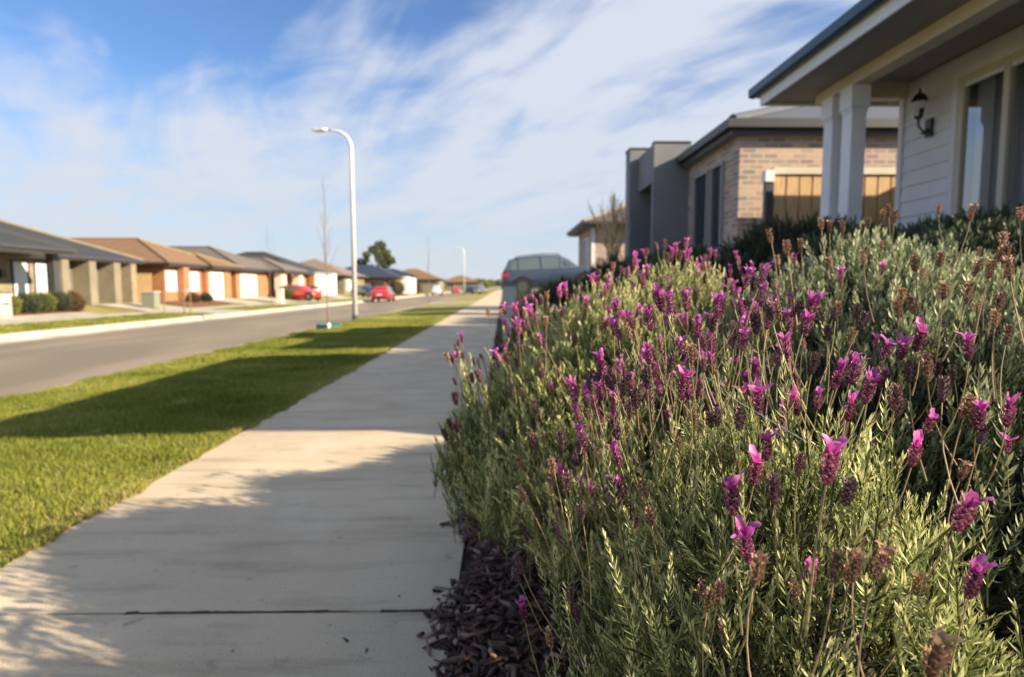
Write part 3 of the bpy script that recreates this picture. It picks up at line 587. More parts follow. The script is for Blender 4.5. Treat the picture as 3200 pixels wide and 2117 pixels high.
# ------------------------------------------------------------ foliage
def rot_frames(D, spin):
    """orthonormal frames with z = D, (n,3,3) columns = axes"""
    D = D/np.linalg.norm(D, axis=1, keepdims=True); ref = np.where(np.abs(D[:, 2:3]) < .9, [[0, 0, 1.]], [[1., 0, 0]])
    X = np.cross(ref, D); X /= np.linalg.norm(X, axis=1, keepdims=True); Y = np.cross(D, X)
    c, s = np.cos(spin)[:, None], np.sin(spin)[:, None]
    return np.stack([X*c+Y*s, Y*c-X*s, D], axis=2)
def shoot_template(rs, nodes, L_, ll, lw, per=3, bend=.15, stemw=.0011):
    """one leafy shoot, unit metres, along +z: returns V, F4, F3, attr"""
    V = []; F4 = []; F3 = []; A = []
    ax = rs.uniform(0, 6.28)
    def cen(t): return np.array([bend*L_*t*t*math.cos(ax), bend*L_*t*t*math.sin(ax), L_*t])
    for w in range(2):
        a = w*math.pi/2; k = len(V); d = np.array([math.cos(a), math.sin(a), 0])*stemw
        for t in (0, .5, 1): V += [cen(t)-d, cen(t)+d]; A += [.1, .1]
        F4 += [(k, k+1, k+3, k+2), (k+2, k+3, k+5, k+4)]
    for i in range(nodes):
        t = .12+.88*(i+1)/nodes; p = cen(t); a0 = i*1.2+rs.uniform(-.3, .3)
        for j in range(per):
            a = a0+j*2*math.pi/per+rs.uniform(-.3, .3); el = rs.uniform(.42, .85)*(1-.55*t**3) if t > .5 else rs.uniform(.55, 1.1)
            l = ll*rs.uniform(.7, 1.15)*(1-.35*max(0, t-.6)/.4); w = lw*rs.uniform(.8, 1.2)
            d = np.array([math.cos(a)*math.sin(el), math.sin(a)*math.sin(el), math.cos(el)]); sd_ = np.array([-math.sin(a), math.cos(a), 0])
            d2 = np.array([math.cos(a)*math.sin(el*.5), math.sin(a)*math.sin(el*.5), math.cos(el*.5)])
            m = p+d*l*.55; e = m+(d*.4+d2*.6)*l*.45; k = len(V)
            V += [p-sd_*w*.35, p+sd_*w*.35, m+sd_*w*.5, m-sd_*w*.5, e]; F4.append((k, k+1, k+2, k+3)); F3.append((k+3, k+2, k+4))
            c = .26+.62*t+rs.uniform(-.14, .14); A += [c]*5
    return np.array(V), np.array(F4), np.array(F3), np.array(A)
def scatter(tpls, P, D, S, rs, base=None):
    """instances of templates merged into one mesh's arrays"""
    n = len(P); which = rs.integers(0, len(tpls), n); spin = rs.uniform(0, 6.28, n); M = rot_frames(D, spin)
    Vs, Q, T, A = [], [], [], []; off = 0; rv = rs.normal(0, .10, n) if base is None else base
    for k, (V, F4, F3, at) in enumerate(tpls):
        ix = np.where(which == k)[0]
        if len(ix) == 0: continue
        W = np.einsum('nij,vj->nvi', M[ix]*S[ix, None, None], V)+P[ix, None, :]
        m = len(V); o = off+np.arange(len(ix))*m
        Vs.append(W.reshape(-1, 3)); A.append((at[None, :]+rv[ix, None]).ravel())
        if len(F4): Q.append((F4[None]+o[:, None, None]).reshape(-1, 4))
        if len(F3): T.append((F3[None]+o[:, None, None]).reshape(-1, 3))
        off += len(ix)*m
    return np.concatenate(Vs), (np.concatenate(T) if T else None), (np.concatenate(Q) if Q else None), np.concatenate(A)
def lump(d, seed):
    """smooth angular noise for an uneven bush outline"""
    r = np.zeros(len(d)); q = np.random.default_rng(seed)
    for f, g_ in ((2.2, .6), (4.5, .33), (10, .22), (22, .14)):
        for _ in range(3):
            k = q.normal(size=3)*f; r += np.sin(d@k+q.uniform(0, 6.28))*g_
    return r
def dome_points(rs, n, c, r, zmin, seed, amp=.10, depth=.0, front=None):
    d = rs.normal(size=(n*2, 3)); d /= np.linalg.norm(d, axis=1, keepdims=True); k = 1+amp*lump(d, seed)
    P = np.array(c)+d*np.array(r)*k[:, None]
    ok = P[:, 2] > zmin
    if front is not None: ok &= front(P, d)
    P, d = P[ok][:n], d[ok][:n]
    nrm = d/np.array(r); nrm /= np.linalg.norm(nrm, axis=1, keepdims=True)
    return P, nrm
M_leafg = mat('lavender_leaf', (.2, .25, .1), .55, attr='v', ramp=[(0, (.06, .045, .03)), (.26, (.095, .10, .04)), (.5, (.215, .27, .095)), (.75, (.44, .48, .19)), (1, (.72, .72, .38))], trans=.25, spec=.5)  # wide ramp: sunlit leaf and dark gap contrast put into the colour
M_leafs = mat('sage_leaf', (.2, .25, .15), .55, attr='v', ramp=[(0, (.06, .05, .035)), (.28, (.08, .10, .055)), (.6, (.21, .26, .14)), (1, (.46, .50, .30))], trans=.2, spec=.45)
M_leafd = mat('dark_leaf', (.05, .07, .03), .6, attr='v', ramp=[(0, (.03, .025, .02)), (.5, (.045, .065, .035)), (1, (.11, .15, .07))], trans=.15)  # dark green; for bed shrubs the shade is put into this colour
M_leafy = mat('yellow_green_leaf', (.15, .2, .04), .6, attr='v', ramp=[(0, (.06, .06, .02)), (.5, (.15, .19, .04)), (1, (.28, .3, .08))], trans=.2)
M_leafr = mat('reddish_leaf', (.2, .1, .05), .6, attr='v', ramp=[(0, (.05, .03, .02)), (.5, (.16, .08, .04)), (1, (.25, .16, .08))], trans=.2)
M_core = mat('bush_core', (.018, .016, .012), 1, (.03, .026, .018), 20)  # near-black woody fill, shade of the leaf gaps put into its colour
trs = np.random.default_rng(5)
T_near = [shoot_template(trs, trs.integers(12, 18), .12, trs.uniform(.017, .026), .0022, 3, trs.uniform(.0, .35)) for _ in range(10)]
T_mid = [shoot_template(trs, 10, .14, .030, .0038, 3, trs.uniform(.0, .3)) for _ in range(5)]
T_sage = [shoot_template(trs, 11, .15, .034, .0046, 3, trs.uniform(.0, .2), .0016) for _ in range(6)]
T_far = [shoot_template(trs, 7, .20, .055, .012, 3, trs.uniform(.0, .3), .003) for _ in range(4)]
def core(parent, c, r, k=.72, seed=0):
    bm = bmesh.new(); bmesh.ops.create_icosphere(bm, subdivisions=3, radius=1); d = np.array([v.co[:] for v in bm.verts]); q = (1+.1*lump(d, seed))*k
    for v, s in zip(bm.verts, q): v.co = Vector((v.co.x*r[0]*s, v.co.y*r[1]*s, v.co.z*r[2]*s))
    me = bpy.data.meshes.new('dark_woody_fill'); bm.to_mesh(me); bm.free(); me.materials.append(M_core)
    o = bpy.data.objects.new('dark_woody_fill', me); C.objects.link(o); o.parent = parent; o.location = Vector(c)-parent.location; return o
def make_bush(name, label, c, r, n, tp, m, seed, L_=.12, group=None, cat='bush', zmin=None, amp=.10, corek=.74, up=.75, layers=1.0, smin=.75, smax=1.25, wild=.22, tuft=0, tall=None):
    rs = np.random.default_rng(seed); zb = zg(c[0]); t = thing(name, label, cat, (c[0], c[1], zb), group=group)
    zmin = zb+.02 if zmin is None else zmin
    P, nr = dome_points(rs, n, c, r, zmin, seed, amp)
    D = nr*(.55)+np.array([0, 0, up])+rs.normal(0, wild, P.shape); low = np.clip((P[:, 2]-c[2])/r[2], -1, 1)
    D[:, 2] -= np.clip(-low, 0, 1)*.55
    if tuft:
        for f in (38, 75):
            for ax_ in range(3):
                k_ = rs.normal(size=3)*f; D[:, ax_] += tuft*.5*np.sin(P@k_+rs.uniform(0, 6.28))
    S = rs.uniform(smin, smax, len(P)); D /= np.linalg.norm(D, axis=1, keepdims=True)
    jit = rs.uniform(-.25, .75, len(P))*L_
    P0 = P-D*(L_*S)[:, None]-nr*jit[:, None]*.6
    base = rs.normal(0, .10, len(P))+.10*lump(nr*1.7, seed+3)-np.clip(jit/L_, 0, 1)*.16  # deeper shoots darker: shade inside the bush put into leaf tone
    V, T, Q, A = scatter(tp, P0, D, S, rs, base)
    V = V-np.array(t.location)
    npmesh('foliage', V, T, Q, np.clip(A, 0, 1), m, t)
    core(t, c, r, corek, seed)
    return t
B1 = ((.43, 1.02, .53), (.38, .56, .56)); B2 = ((.48, 2.15, .66), (.62, .65, .6)); B3 = ((1.2, 1.75, .82), (.68, .62, .6))
GL = 'lavender bushes in the garden bed'
def shrink(b, k): return b[0], tuple(q-k for q in b[1])
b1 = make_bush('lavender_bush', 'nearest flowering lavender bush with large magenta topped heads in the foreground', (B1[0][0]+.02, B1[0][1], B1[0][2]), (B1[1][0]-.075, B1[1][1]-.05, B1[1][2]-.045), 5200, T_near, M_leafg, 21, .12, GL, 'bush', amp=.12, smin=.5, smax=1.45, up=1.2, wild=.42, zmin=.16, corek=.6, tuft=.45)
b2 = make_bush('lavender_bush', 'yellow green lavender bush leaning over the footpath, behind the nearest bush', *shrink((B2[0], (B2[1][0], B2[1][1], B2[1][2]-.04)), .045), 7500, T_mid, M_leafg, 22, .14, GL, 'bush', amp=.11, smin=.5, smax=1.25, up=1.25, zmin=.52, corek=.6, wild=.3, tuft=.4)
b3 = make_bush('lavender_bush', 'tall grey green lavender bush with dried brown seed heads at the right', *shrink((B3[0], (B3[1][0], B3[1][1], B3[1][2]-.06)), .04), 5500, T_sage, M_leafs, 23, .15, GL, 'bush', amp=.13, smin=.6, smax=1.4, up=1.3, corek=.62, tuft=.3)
# ------------------------------------------------------------ lavender heads
M_stem = mat('flower_stem', (.24, .28, .09), .6, (.26, .17, .10), 9)
M_stemd = mat('dry_stem', (.36, .26, .18), .7, (.28, .22, .13), 9)
M_bract = mat('purple_bracts', (.1, .02, .08), .6, attr='v', ramp=[(0, (.045, .018, .032)), (.4, (.17, .045, .10)), (.65, (.40, .09, .22)), (.85, (.58, .26, .36)), (1, (.68, .52, .46))], trans=.2)
M_bractu = mat('faded_bracts', (.1, .05, .08), .7, attr='v', ramp=[(0, (.035, .02, .028)), (.5, (.13, .07, .085)), (.8, (.28, .15, .16)), (1, (.42, .30, .27))], trans=.12)
M_bractd = mat('dried_bracts', (.4, .25, .15), .8, attr='v', ramp=[(0, (.10, .055, .035)), (.5, (.34, .21, .14)), (1, (.55, .40, .29))], trans=.15)
M_petal = mat('magenta_petal', (.62, .06, .42), .5, attr='v', ramp=[(0, (.30, .02, .20)), (.5, (.52, .06, .38)), (1, (.66, .26, .58))], trans=.35, spec=.25)
M_petald = mat('withered_petal', (.45, .28, .18), .8, attr='v', ramp=[(0, (.26, .15, .09)), (1, (.50, .34, .22))], trans=.25)
def vary(m, lo=.55, hi=1.25, sat=(.8, 1.1), hue=(.485, .515)):
    t = m.node_tree; n = t.nodes; l = t.links; src = [k for k in n if k.type == 'VALTORGB'][0]; oi = n.new('ShaderNodeObjectInfo'); h = n.new('ShaderNodeHueSaturation')
    for out_, (a, b), k in ((oi.outputs['Random'], (lo, hi), 'Value'), (None, hue, 'Hue')):
        mr = n.new('ShaderNodeMapRange'); mr.inputs[3].default_value = a; mr.inputs[4].default_value = b
        if out_ is None:
            q = n.new('ShaderNodeMath'); q.operation = 'MULTIPLY'; q.inputs[1].default_value = 7.31; l.new(oi.outputs['Random'], q.inputs[0]); f = n.new('ShaderNodeMath'); f.operation = 'FRACT'; l.new(q.outputs[0], f.inputs[0]); out_ = f.outputs[0]
        l.new(out_, mr.inputs[0]); l.new(mr.outputs[0], h.inputs[k])
    tg = [x.to_socket for x in src.outputs[0].links]; l.new(src.outputs[0], h.inputs['Color'])
    for s_ in tg: l.new(h.outputs[0], s_)
for m_ in (M_petal, M_bract, M_bractu, M_bractd, M_petald): vary(m_)
def head_mesh(rs, kind):
    """stem below z=0, spike above; returns mesh and, for crowned kinds, a petal mesh"""
    sl_ = .13; H = {'P': .030, 'U': .032, 'D': .031, 'B': .025}[kind]*rs.uniform(.9, 1.1); W = {'P': .0047, 'U': .0045, 'D': .0042, 'B': .0036}[kind]*rs.uniform(.9, 1.1)
    b = MB(); bx, by = rs.uniform(-.035, .035, 2)
    b.tube([(bx*((1-t)**2), by*((1-t)**2), -sl_*(1-t)) for t in (0, .25, .5, .75, 1)], [.0013, .0011, .0010, .0009, .0009], 5, cap=False)
    nS = len(b.f)
    prof = [(W*.35, 0), (W*.72, H*.12), (W*.8, H*.4), (W*.75, H*.7), (W*.5, H*.92), (W*.1, H)]
    b.lathe(prof, (0, 0, 0), 7); V = list(b.v); F = list(b.f); fm = [0]*nS+[1]*(len(F)-nS); A = [.3]*len(V)
    for i in range(nS*0, len(V)): A[i] = .08
    rows = 9; per = 7; spread = 1.0 if kind != 'D' else 1.35
    for i in range(rows):
        t = (i+.3)/rows; z = H*t; rr = W*(.55+.75*math.sin(min(1, t*1.25+.12)*math.pi*.62))*(1 if t < .8 else 1-.9*(t-.8)*2)
        for j in range(per):
            if kind == 'D' and rs.random() < .22: continue
            a = 2*math.pi*(j+.5*(i % 2))/per+rs.uniform(-.15, .15); ca, sa = math.cos(a), math.sin(a); w_ = rr*.50; l = H*.155*rs.uniform(.85, 1.2)
            o_ = rr*.30*spread*rs.uniform(.5, 1.3); k = len(V)
            V += [(ca*rr*.75, sa*rr*.75, z), (ca*(rr+o_*.7)-sa*w_, sa*(rr+o_*.7)+ca*w_, z+l*.5), (ca*(rr+o_), sa*(rr+o_), z+l*1.1), (ca*(rr+o_*.7)+sa*w_, sa*(rr+o_*.7)-ca*w_, z+l*.5)]
            F.append((k, k+3, k+2, k+1)); fm.append(1)
            if kind == 'P': c = .28+.35*rs.random()+(.35 if rs.random() < .25 else 0)+.12*t
            elif kind == 'U': c = .2+.6*rs.random()
            elif kind == 'B': c = .35+.5*rs.random()
            else: c = .25+.65*rs.random()
            A += [c*.6, c, min(1, c+.25), c]
    me = bpy.data.meshes.new('flower_stalk'); me.from_pydata(V, [], F); me.materials.append(M_stemd if kind == 'D' else M_stem); me.materials.append({'P': M_bract, 'U': M_bractu, 'D': M_bractd, 'B': M_bractu}[kind])
    me.polygons.foreach_set('material_index', fm); at = me.attributes.new('v', 'FLOAT', 'POINT'); at.data.foreach_set('value', np.array(A, np.float32)); me.update()
    pm = None
    if kind == 'P' or (kind == 'D' and rs.random() < .45):
        PV = []; PF = []; PA = []; npet = int(rs.integers(3, 6))
        for q in range(npet):
            a = 2*math.pi*q/npet+rs.uniform(-.4, .4); lean = rs.uniform(.1, .75) if kind == 'P' else rs.uniform(.2, 1.0); pl = (rs.uniform(.012, .024) if kind == 'P' else rs.uniform(.006, .012)); pw = rs.uniform(.0022, .0042) if kind == 'P' else rs.uniform(.002, .0032)
            tw = rs.uniform(-.6, .6); k = len(PV); ns = 5
            for i in range(ns):
                t = i/(ns-1); w_ = pw*(.45+1.1*math.sin(min(1, t*1.15+.1)*math.pi*.72))*(1 if t < .9 else .75); el = lean*(.4+1.0*t)+(rs.uniform(-.15, .15)); r_ = W*.25+pl*t*math.sin(el); zz_ = H*.93+pl*t*math.cos(el*.8)
                aa = a+tw*t*.5
                for s_ in (-1, -.35, .35, 1):
                    cup = (1-abs(s_))*w_*.5+rs.uniform(-.0006, .0006)
                    j_ = .0009 if kind == 'P' else .0016; PV.append((math.cos(aa)*(r_+cup)-math.sin(aa)*w_*s_+rs.uniform(-j_, j_), math.sin(aa)*(r_+cup)+math.cos(aa)*w_*s_+rs.uniform(-j_, j_), zz_+rs.uniform(-j_, j_)*1.3)); PA.append(min(1, .15+.7*t+.15*abs(s_)+rs.uniform(-.22, .22)))
            for i in range(ns-1):
                for s_ in range(3): p0 = k+i*4+s_; PF.append((p0, p0+1, p0+5, p0+4))
        pm = bpy.data.meshes.new('petals'); pm.from_pydata(PV, [], PF); pm.materials.append(M_petal if kind == 'P' else M_petald)
        at = pm.attributes.new('v', 'FLOAT', 'POINT'); at.data.foreach_set('value', np.array(PA, np.float32)); pm.polygons.foreach_set('use_smooth', [True]*len(PF)); pm.update()
    return me, pm
hrs = np.random.default_rng(99)
HM = {k: [head_mesh(hrs, k) for _ in range(n)] for k, n in (('P', 20), ('U', 8), ('D', 14), ('B', 4))}
HEADS={
1:"0.302,0.707,1.012,P,1 0.336,0.609,1.045,P,1.17 0.244,0.62,1.009,P,1.01 0.264,0.621,0.955,P,1 0.243,0.562,0.959,D,1.06 0.364,0.812,1.011,P,0.92 0.497,1.061,0.959,P,1 0.284,0.611,1.024,U,1 0.34,0.676,1.032,B,1 0.411,0.703,0.988,U,1 0.498,0.714,1.031,P,1 0.713,0.996,1.001,P,1 0.839,1.031,0.975,B,1.26 0.449,0.576,1.009,P,1 0.658,0.985,0.82,B,1 0.467,0.576,0.938,P,1 0.354,0.671,0.895,P,0.93 0.334,0.583,0.953,D,1 0.355,0.585,0.952,D,1 0.413,0.68,0.929,D,0.96 0.367,0.568,0.964,D,1 0.398,0.665,0.91,D,0.94 0.339,0.668,0.883,D,0.8 0.264,0.679,0.829,D,0.81 0.462,0.644,0.902,D,0.87 0.47,0.646,0.904,D,0.78 0.24,0.679,0.869,D,1 0.263,0.709,0.861,D,0.95 0.434,0.871,1.061,P,0.92 0.646,1.216,0.998,P,1 0.495,0.847,1.058,P,1 0.45,0.736,1.105,P,1 0.585,0.88,1.056,U,1 0.795,1.069,1.042,U,1.35 0.808,1.033,0.908,D,1.06 0.697,1.114,0.94,B,1 0.523,1.105,0.989,P,1 0.322,0.805,1.055,U,1 0.363,0.84,1.068,P,1 0.519,1.275,0.995,P,1 0.319,0.905,1.034,U,0.85 0.327,0.901,1.038,U,0.85 0.494,1.069,1.189,D,1 0.511,1.168,1.142,D,1 0.688,1.184,1.131,D,1.17 0.442,0.923,1.135,P,1 0.586,1.261,1.09,P,1 0.719,1.122,1.061,P,1 0.757,1.102,1.072,U,1.35 0.503,0.759,1.092,U,1 0.541,1.269,1.013,P,1 0.177,1.441,0.975,P,1.35 0.215,1.427,0.984,P,1.35 0.252,1.423,1.003,P,1.05 0.204,1.086,1.017,P,1 0.24,1.286,0.933,P,1 0.293,1.435,1.041,U,1.09 0.309,1.404,1.006,P,1 0.2,0.884,1.07,U,1 0.211,0.981,1.032,U,1 0.223,0.918,1.094,U,1.04 0.244,0.977,1.051,U,1 0.367,1.388,0.994,P,1 0.265,0.879,1.084,P,1 0.446,1.444,0.956,U,1 0.298,0.942,1.129,D,1 0.372,1.052,1.097,P,0.97 0.085,1.446,0.851,U,1.35 0.112,1.073,0.951,U,1.09 0.149,1.081,0.959,P,1 0.192,1.213,0.89,D,1 0.245,1.428,0.887,D,1 0.331,1.118,0.94,P,1 0.3,0.924,1.03,D,0.89 0.062,1.443,0.72,D,1.35 0.089,1.014,0.93,D,1 0.117,1.407,0.778,D,1.06 0.094,0.866,0.949,D,1.03 0.113,0.83,0.921,B,1 0.265,1.473,0.711,P,1 0.215,0.871,0.935,D,0.89 0.188,0.885,0.911,D,0.86 0.194,0.851,0.898,D,0.84 0.213,0.835,0.911,D,0.87 0.353,1.183,0.79,D,1 0.137,1.392,0.689,D,1.01 0.143,1.223,0.584,D,1 0.151,1.135,0.594,U,1 0.075,0.892,0.691,D,0.94 0.33,1.112,0.709,D,1 0.465,1.425,0.521,P,1 0.315,1.194,0.591,D,1 0.293,1.003,0.705,D,1 0.249,0.727,0.864,D,0.77 0.36,0.479,0.922,D,1.35",
2:"0.056,2.183,1.118,P,1 0.058,2.118,1.071,P,0.76 0.06,2.038,1.024,P,0.94 0.018,1.986,1.018,P,1 0.115,1.829,1.067,P,1 0.137,1.973,1.045,P,0.91 0.2,2.042,1.136,P,0.75 0.209,1.993,1.11,D,0.9 0.098,1.69,1.144,D,1.06 0.119,1.646,1.135,D,1.03 0.09,2.028,1.083,D,1 0.231,1.976,1.112,D,0.8 0.163,2.051,1.118,P,0.75 0.278,2.026,1.166,P,0.75 0.264,1.982,1.133,P,0.75 0.334,1.972,1.218,P,1 0.362,2.004,1.231,D,1 0.393,2.052,1.216,P,0.75 0.421,2.028,1.21,P,0.83 0.426,2.086,1.238,P,0.75 0.453,2.071,1.235,P,0.75 0.397,1.704,1.246,P,1 0.431,1.791,1.269,P,1 0.52,2.067,1.238,P,0.75 0.555,2.083,1.246,P,0.99 0.574,2.053,1.231,P,0.76 0.674,2.081,1.26,P,1 0.625,1.899,1.3,P,1 0.776,2.278,1.355,P,0.83 0.74,2.11,1.347,P,0.75 0.801,2.296,1.283,P,0.83 0.514,1.932,1.16,P,0.75 0.475,1.945,1.167,P,0.75 0.487,1.59,1.133,P,1 0.503,1.565,1.106,U,1 0.629,1.831,1.066,P,0.97 0.303,1.805,1.039,P,1 0.341,1.701,1.018,P,1 0.406,1.688,1.031,P,1 0.405,1.519,1.152,U,1.02 -0.11,2.351,0.942,P,0.75 -0.088,2.246,0.952,P,0.75 -0.027,2.101,0.964,P,0.75 -0.091,1.823,0.961,U,1 -0.06,1.713,0.978,U,1.13 -0.185,2.398,0.857,P,0.77 -0.148,1.921,0.871,U,1.35 -0.144,2.232,0.831,D,0.91 -0.16,1.896,0.796,U,1.1 -0.133,1.762,0.821,U,1.34 -0.175,1.887,0.763,U,1.19 0.018,1.643,1.038,U,1.08 0.038,1.911,0.891,P,1 0.035,1.944,0.903,P,0.75 0.205,1.517,0.971,P,1 0.255,1.516,1.012,P,1 0.333,1.684,0.908,P,1 0.351,1.537,1.038,P,1 0.38,1.492,1.026,P,1 0.443,1.59,1.018,P,1 0.1,1.709,0.887,P,1 0.102,1.555,0.889,D,1 0.128,1.795,0.789,P,0.75 0.18,1.691,0.837,P,1 0.172,1.769,0.801,P,0.75 0.161,1.763,0.97,D,1 0.112,1.772,1.011,D,1 0.05,2.002,0.984,D,0.99 0.016,1.883,0.759,P,0.75 0.056,1.455,0.794,D,1.35 0.073,1.803,0.646,P,0.92 0.154,1.743,0.64,P,0.85 0.072,1.807,0.504,P,0.84 0.064,1.513,0.595,U,1",
3:"0.836,1.038,0.998,P,1.35 0.878,1.025,1.007,P,1.35 0.96,1.306,0.714,P,0.85 0.763,1.316,0.922,P,1 0.849,1.395,0.934,P,0.75 0.82,1.049,1.015,D,1.35 0.622,1.603,0.924,P,1 0.598,1.616,0.947,P,1 1.003,1.802,0.554,P,0.93 0.739,1.665,1.367,D,1.22 0.699,1.482,1.326,D,1.28 0.721,1.461,1.335,D,1.02 0.831,1.581,1.398,D,1 0.964,1.787,1.409,D,1 0.994,1.77,1.407,D,1 1.074,1.72,1.435,D,1 0.958,1.505,1.423,D,1 1.028,1.734,1.397,D,0.9 1.07,1.773,1.424,D,0.93 1.101,1.704,1.429,D,1 1.263,1.756,1.459,D,0.97 1.091,1.413,1.403,D,1 1.162,1.357,1.397,D,1 0.822,1.372,1.298,D,1 0.839,1.224,1.282,D,1.16 1.023,1.471,1.267,D,1 0.88,1.213,1.29,D,1 0.921,1.175,1.27,D,1 0.941,1.164,1.266,D,1.1 1.012,1.213,1.321,D,1.13 0.975,1.19,1.298,D,1.03 0.974,1.15,1.261,D,1.35 0.987,1.186,1.297,D,1.21 0.886,1.332,1.212,D,1 0.799,1.159,1.197,D,1.32 0.771,1.168,1.189,D,1.09 0.85,1.157,1.225,D,1.12 0.88,1.138,1.217,D,1.22 0.921,1.112,1.202,D,1.29 0.91,1.076,1.146,D,1.2 0.904,1.096,1.174,D,1.11 0.728,1.302,1.185,D,1 0.704,1.315,1.174,D,1 0.584,1.357,1.175,D,1.16 0.674,1.653,1.097,D,1 0.702,1.638,1.066,D,1 0.891,1.585,1.245,D,0.89 0.85,1.577,1.294,D,1 0.634,1.468,1.274,D,1.07 0.782,1.092,1.08,D,1.35 0.981,1.556,1.282,P,0.75 0.777,1.121,1.129,P,1.35 0.847,1.08,1.115,P,1.18 0.753,1.125,1.112,P,1.07 0.899,1.438,1.098,P,0.85 0.667,1.351,1.036,P,1 0.821,1.121,1.08,U,1 0.927,1.215,1.06,U,1 0.571,1.432,1.044,P,1 0.611,1.415,1.04,P,1 0.826,2.11,1.324,P,0.75 0.773,1.948,1.282,P,0.75 0.794,1.933,1.3,P,0.75 0.921,2.252,1.202,P,0.94 0.946,2.241,1.181,P,0.75 0.743,1.724,1.197,P,0.75 0.757,1.697,1.198,P,0.75 0.779,1.698,1.221,P,0.75 0.953,2.157,1.142,P,0.81 0.789,1.647,1.199,P,0.75 0.786,1.606,1.166,P,0.82 0.775,1.603,1.151,P,0.75 0.825,1.587,1.19,P,0.75 0.793,1.582,1.152,P,0.75 0.817,1.804,1.296,P,0.75 0.856,1.771,1.316,P,0.75 0.8,2.123,1.288,P,0.91 0.814,2.105,1.343,P,0.84 0.768,2.076,1.265,P,0.82 0.763,1.83,1.257,P,0.75 0.623,1.72,1.033,P,1 0.6,1.618,0.959,P,1"}

cnt = 0
for bi, root, (c, r) in ((1, b1, B1), (2, b2, B2), (3, b3, B3)):
    items = [tuple(q.split(',')) for q in HEADS[bi].split()][:100]
    for X, Y, Z, kd, sc in items:
        X, Y, Z, sc = float(X), float(Y), float(Z), float(sc)
        me, pm = HM[kd][cnt % len(HM[kd])]; cnt += 1
        o = bpy.data.objects.new('flower_stalk', me); C.objects.link(o); o.parent = root; o.location = Vector((X, Y, Z))-root.location
        d = Vector(((X-c[0])/r[0]*.28+random.gauss(0, .13), (Y-c[1])/r[1]*.2+random.gauss(0, .13), 1)).normalized()
        o.rotation_mode = 'QUATERNION'; o.rotation_quaternion = d.to_track_quat('Z', 'Y') @ Vector((0, 0, 1)).rotation_difference(Vector((0, 0, 1)))
        o.scale = (sc, sc, sc)
        if pm: p = bpy.data.objects.new('petals', pm); C.objects.link(p); p.parent = o
# the many small heads deep in each bush, too many to count
SLOTS = [M_stem, M_stemd, M_bract, M_bractu, M_bractd, M_petal, M_petald]
T_tall = [shoot_template(trs, 15, .16, .022, .0026, 3, trs.uniform(.0, .25), .0014) for _ in range(6)]
def tall_shoots(root, c, r, n, seed, m, tp, S0=.8, S1=1.25):
    rs = np.random.default_rng(seed); P, nr = dome_points(rs, n, c, r, c[2]+r[2]*-.2, seed, .1)
    D = nr*.35+np.array([0, 0, 1.6])+rs.normal(0, .2, P.shape); D /= np.linalg.norm(D, axis=1, keepdims=True); S = rs.uniform(S0, S1, len(P))
    V, T, Q, A = scatter(tp, P-D*.09, D, S, rs, rs.normal(.1, .08, len(P))); npmesh('upright_shoots', V-np.array(root.location), T, Q, np.clip(A, 0, 1), m, root)
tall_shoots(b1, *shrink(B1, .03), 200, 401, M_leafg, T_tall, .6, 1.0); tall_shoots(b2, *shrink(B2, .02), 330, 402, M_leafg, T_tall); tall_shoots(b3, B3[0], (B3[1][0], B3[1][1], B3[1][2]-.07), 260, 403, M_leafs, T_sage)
def more_heads(root, c, r, n, kinds, seed, lo=-.1, k=.02, keep=None):
    rs = np.random.default_rng(seed); P, nr = dome_points(rs, n, c, tuple(q+k for q in r), c[2]+r[2]*lo, seed, .1)
    V = []; F = []; MI = []; A = []
    for p, q in zip(P, nr):
        if keep and not keep(p): continue
        kd = kinds[int(rs.integers(0, len(kinds)))]; me, pm = HM[kd][int(rs.integers(0, len(HM[kd])))]; sc = rs.uniform(.75, 1.15)
        d = Vector((q[0]*.4+rs.normal(0, .15), q[1]*.4+rs.normal(0, .15), 1)).normalized(); M = Matrix.Translation(Vector(p)-root.location-d*rs.uniform(0, .05)) @ d.to_track_quat('Z', 'Y').to_matrix().to_4x4() @ Matrix.Rotation(rs.uniform(0, 6), 4, 'Z') @ Matrix.Scale(sc, 4)
        for m_ in (me, pm):
            if m_ is None: continue
            k0 = len(V); V += [tuple(M @ v_.co) for v_ in m_.vertices]; A += [a_.value for a_ in m_.attributes['v'].data]
            sl_ = [SLOTS.index(x_) for x_ in m_.materials]
            for f_ in m_.polygons: F.append(tuple(k0+i_ for i_ in f_.vertices)); MI.append(sl_[f_.material_index])
    me = bpy.data.meshes.new('small_flower_stalks'); me.from_pydata(V, [], F)
    for m_ in SLOTS: me.materials.append(m_)
    me.polygons.foreach_set('material_index', MI); at = me.attributes.new('v', 'FLOAT', 'POINT'); at.data.foreach_set('value', np.array(A, np.float32)); me.update()
    o = bpy.data.objects.new('small_flower_stalks', me); C.objects.link(o); o.parent = root; o['kind'] = 'stuff'
more_heads(b1, *B1, 700, 'PPPUUDB', 301, lo=.1, k=.035, keep=lambda p: p[0] > .14 and (p[1] > .86 and .14 < p[0] < .6) or (p[1] > .66 and p[0]+p[1]*7 % 1 < .12))
more_heads(b2, *B2, 450, 'PPPPUUDB', 302, k=.05, keep=lambda p: p[0] > -.02 or p[2] > .95)
more_heads(b3, B3[0], (B3[1][0], B3[1][1], B3[1][2]-.05), 110, 'DDDUP', 303)
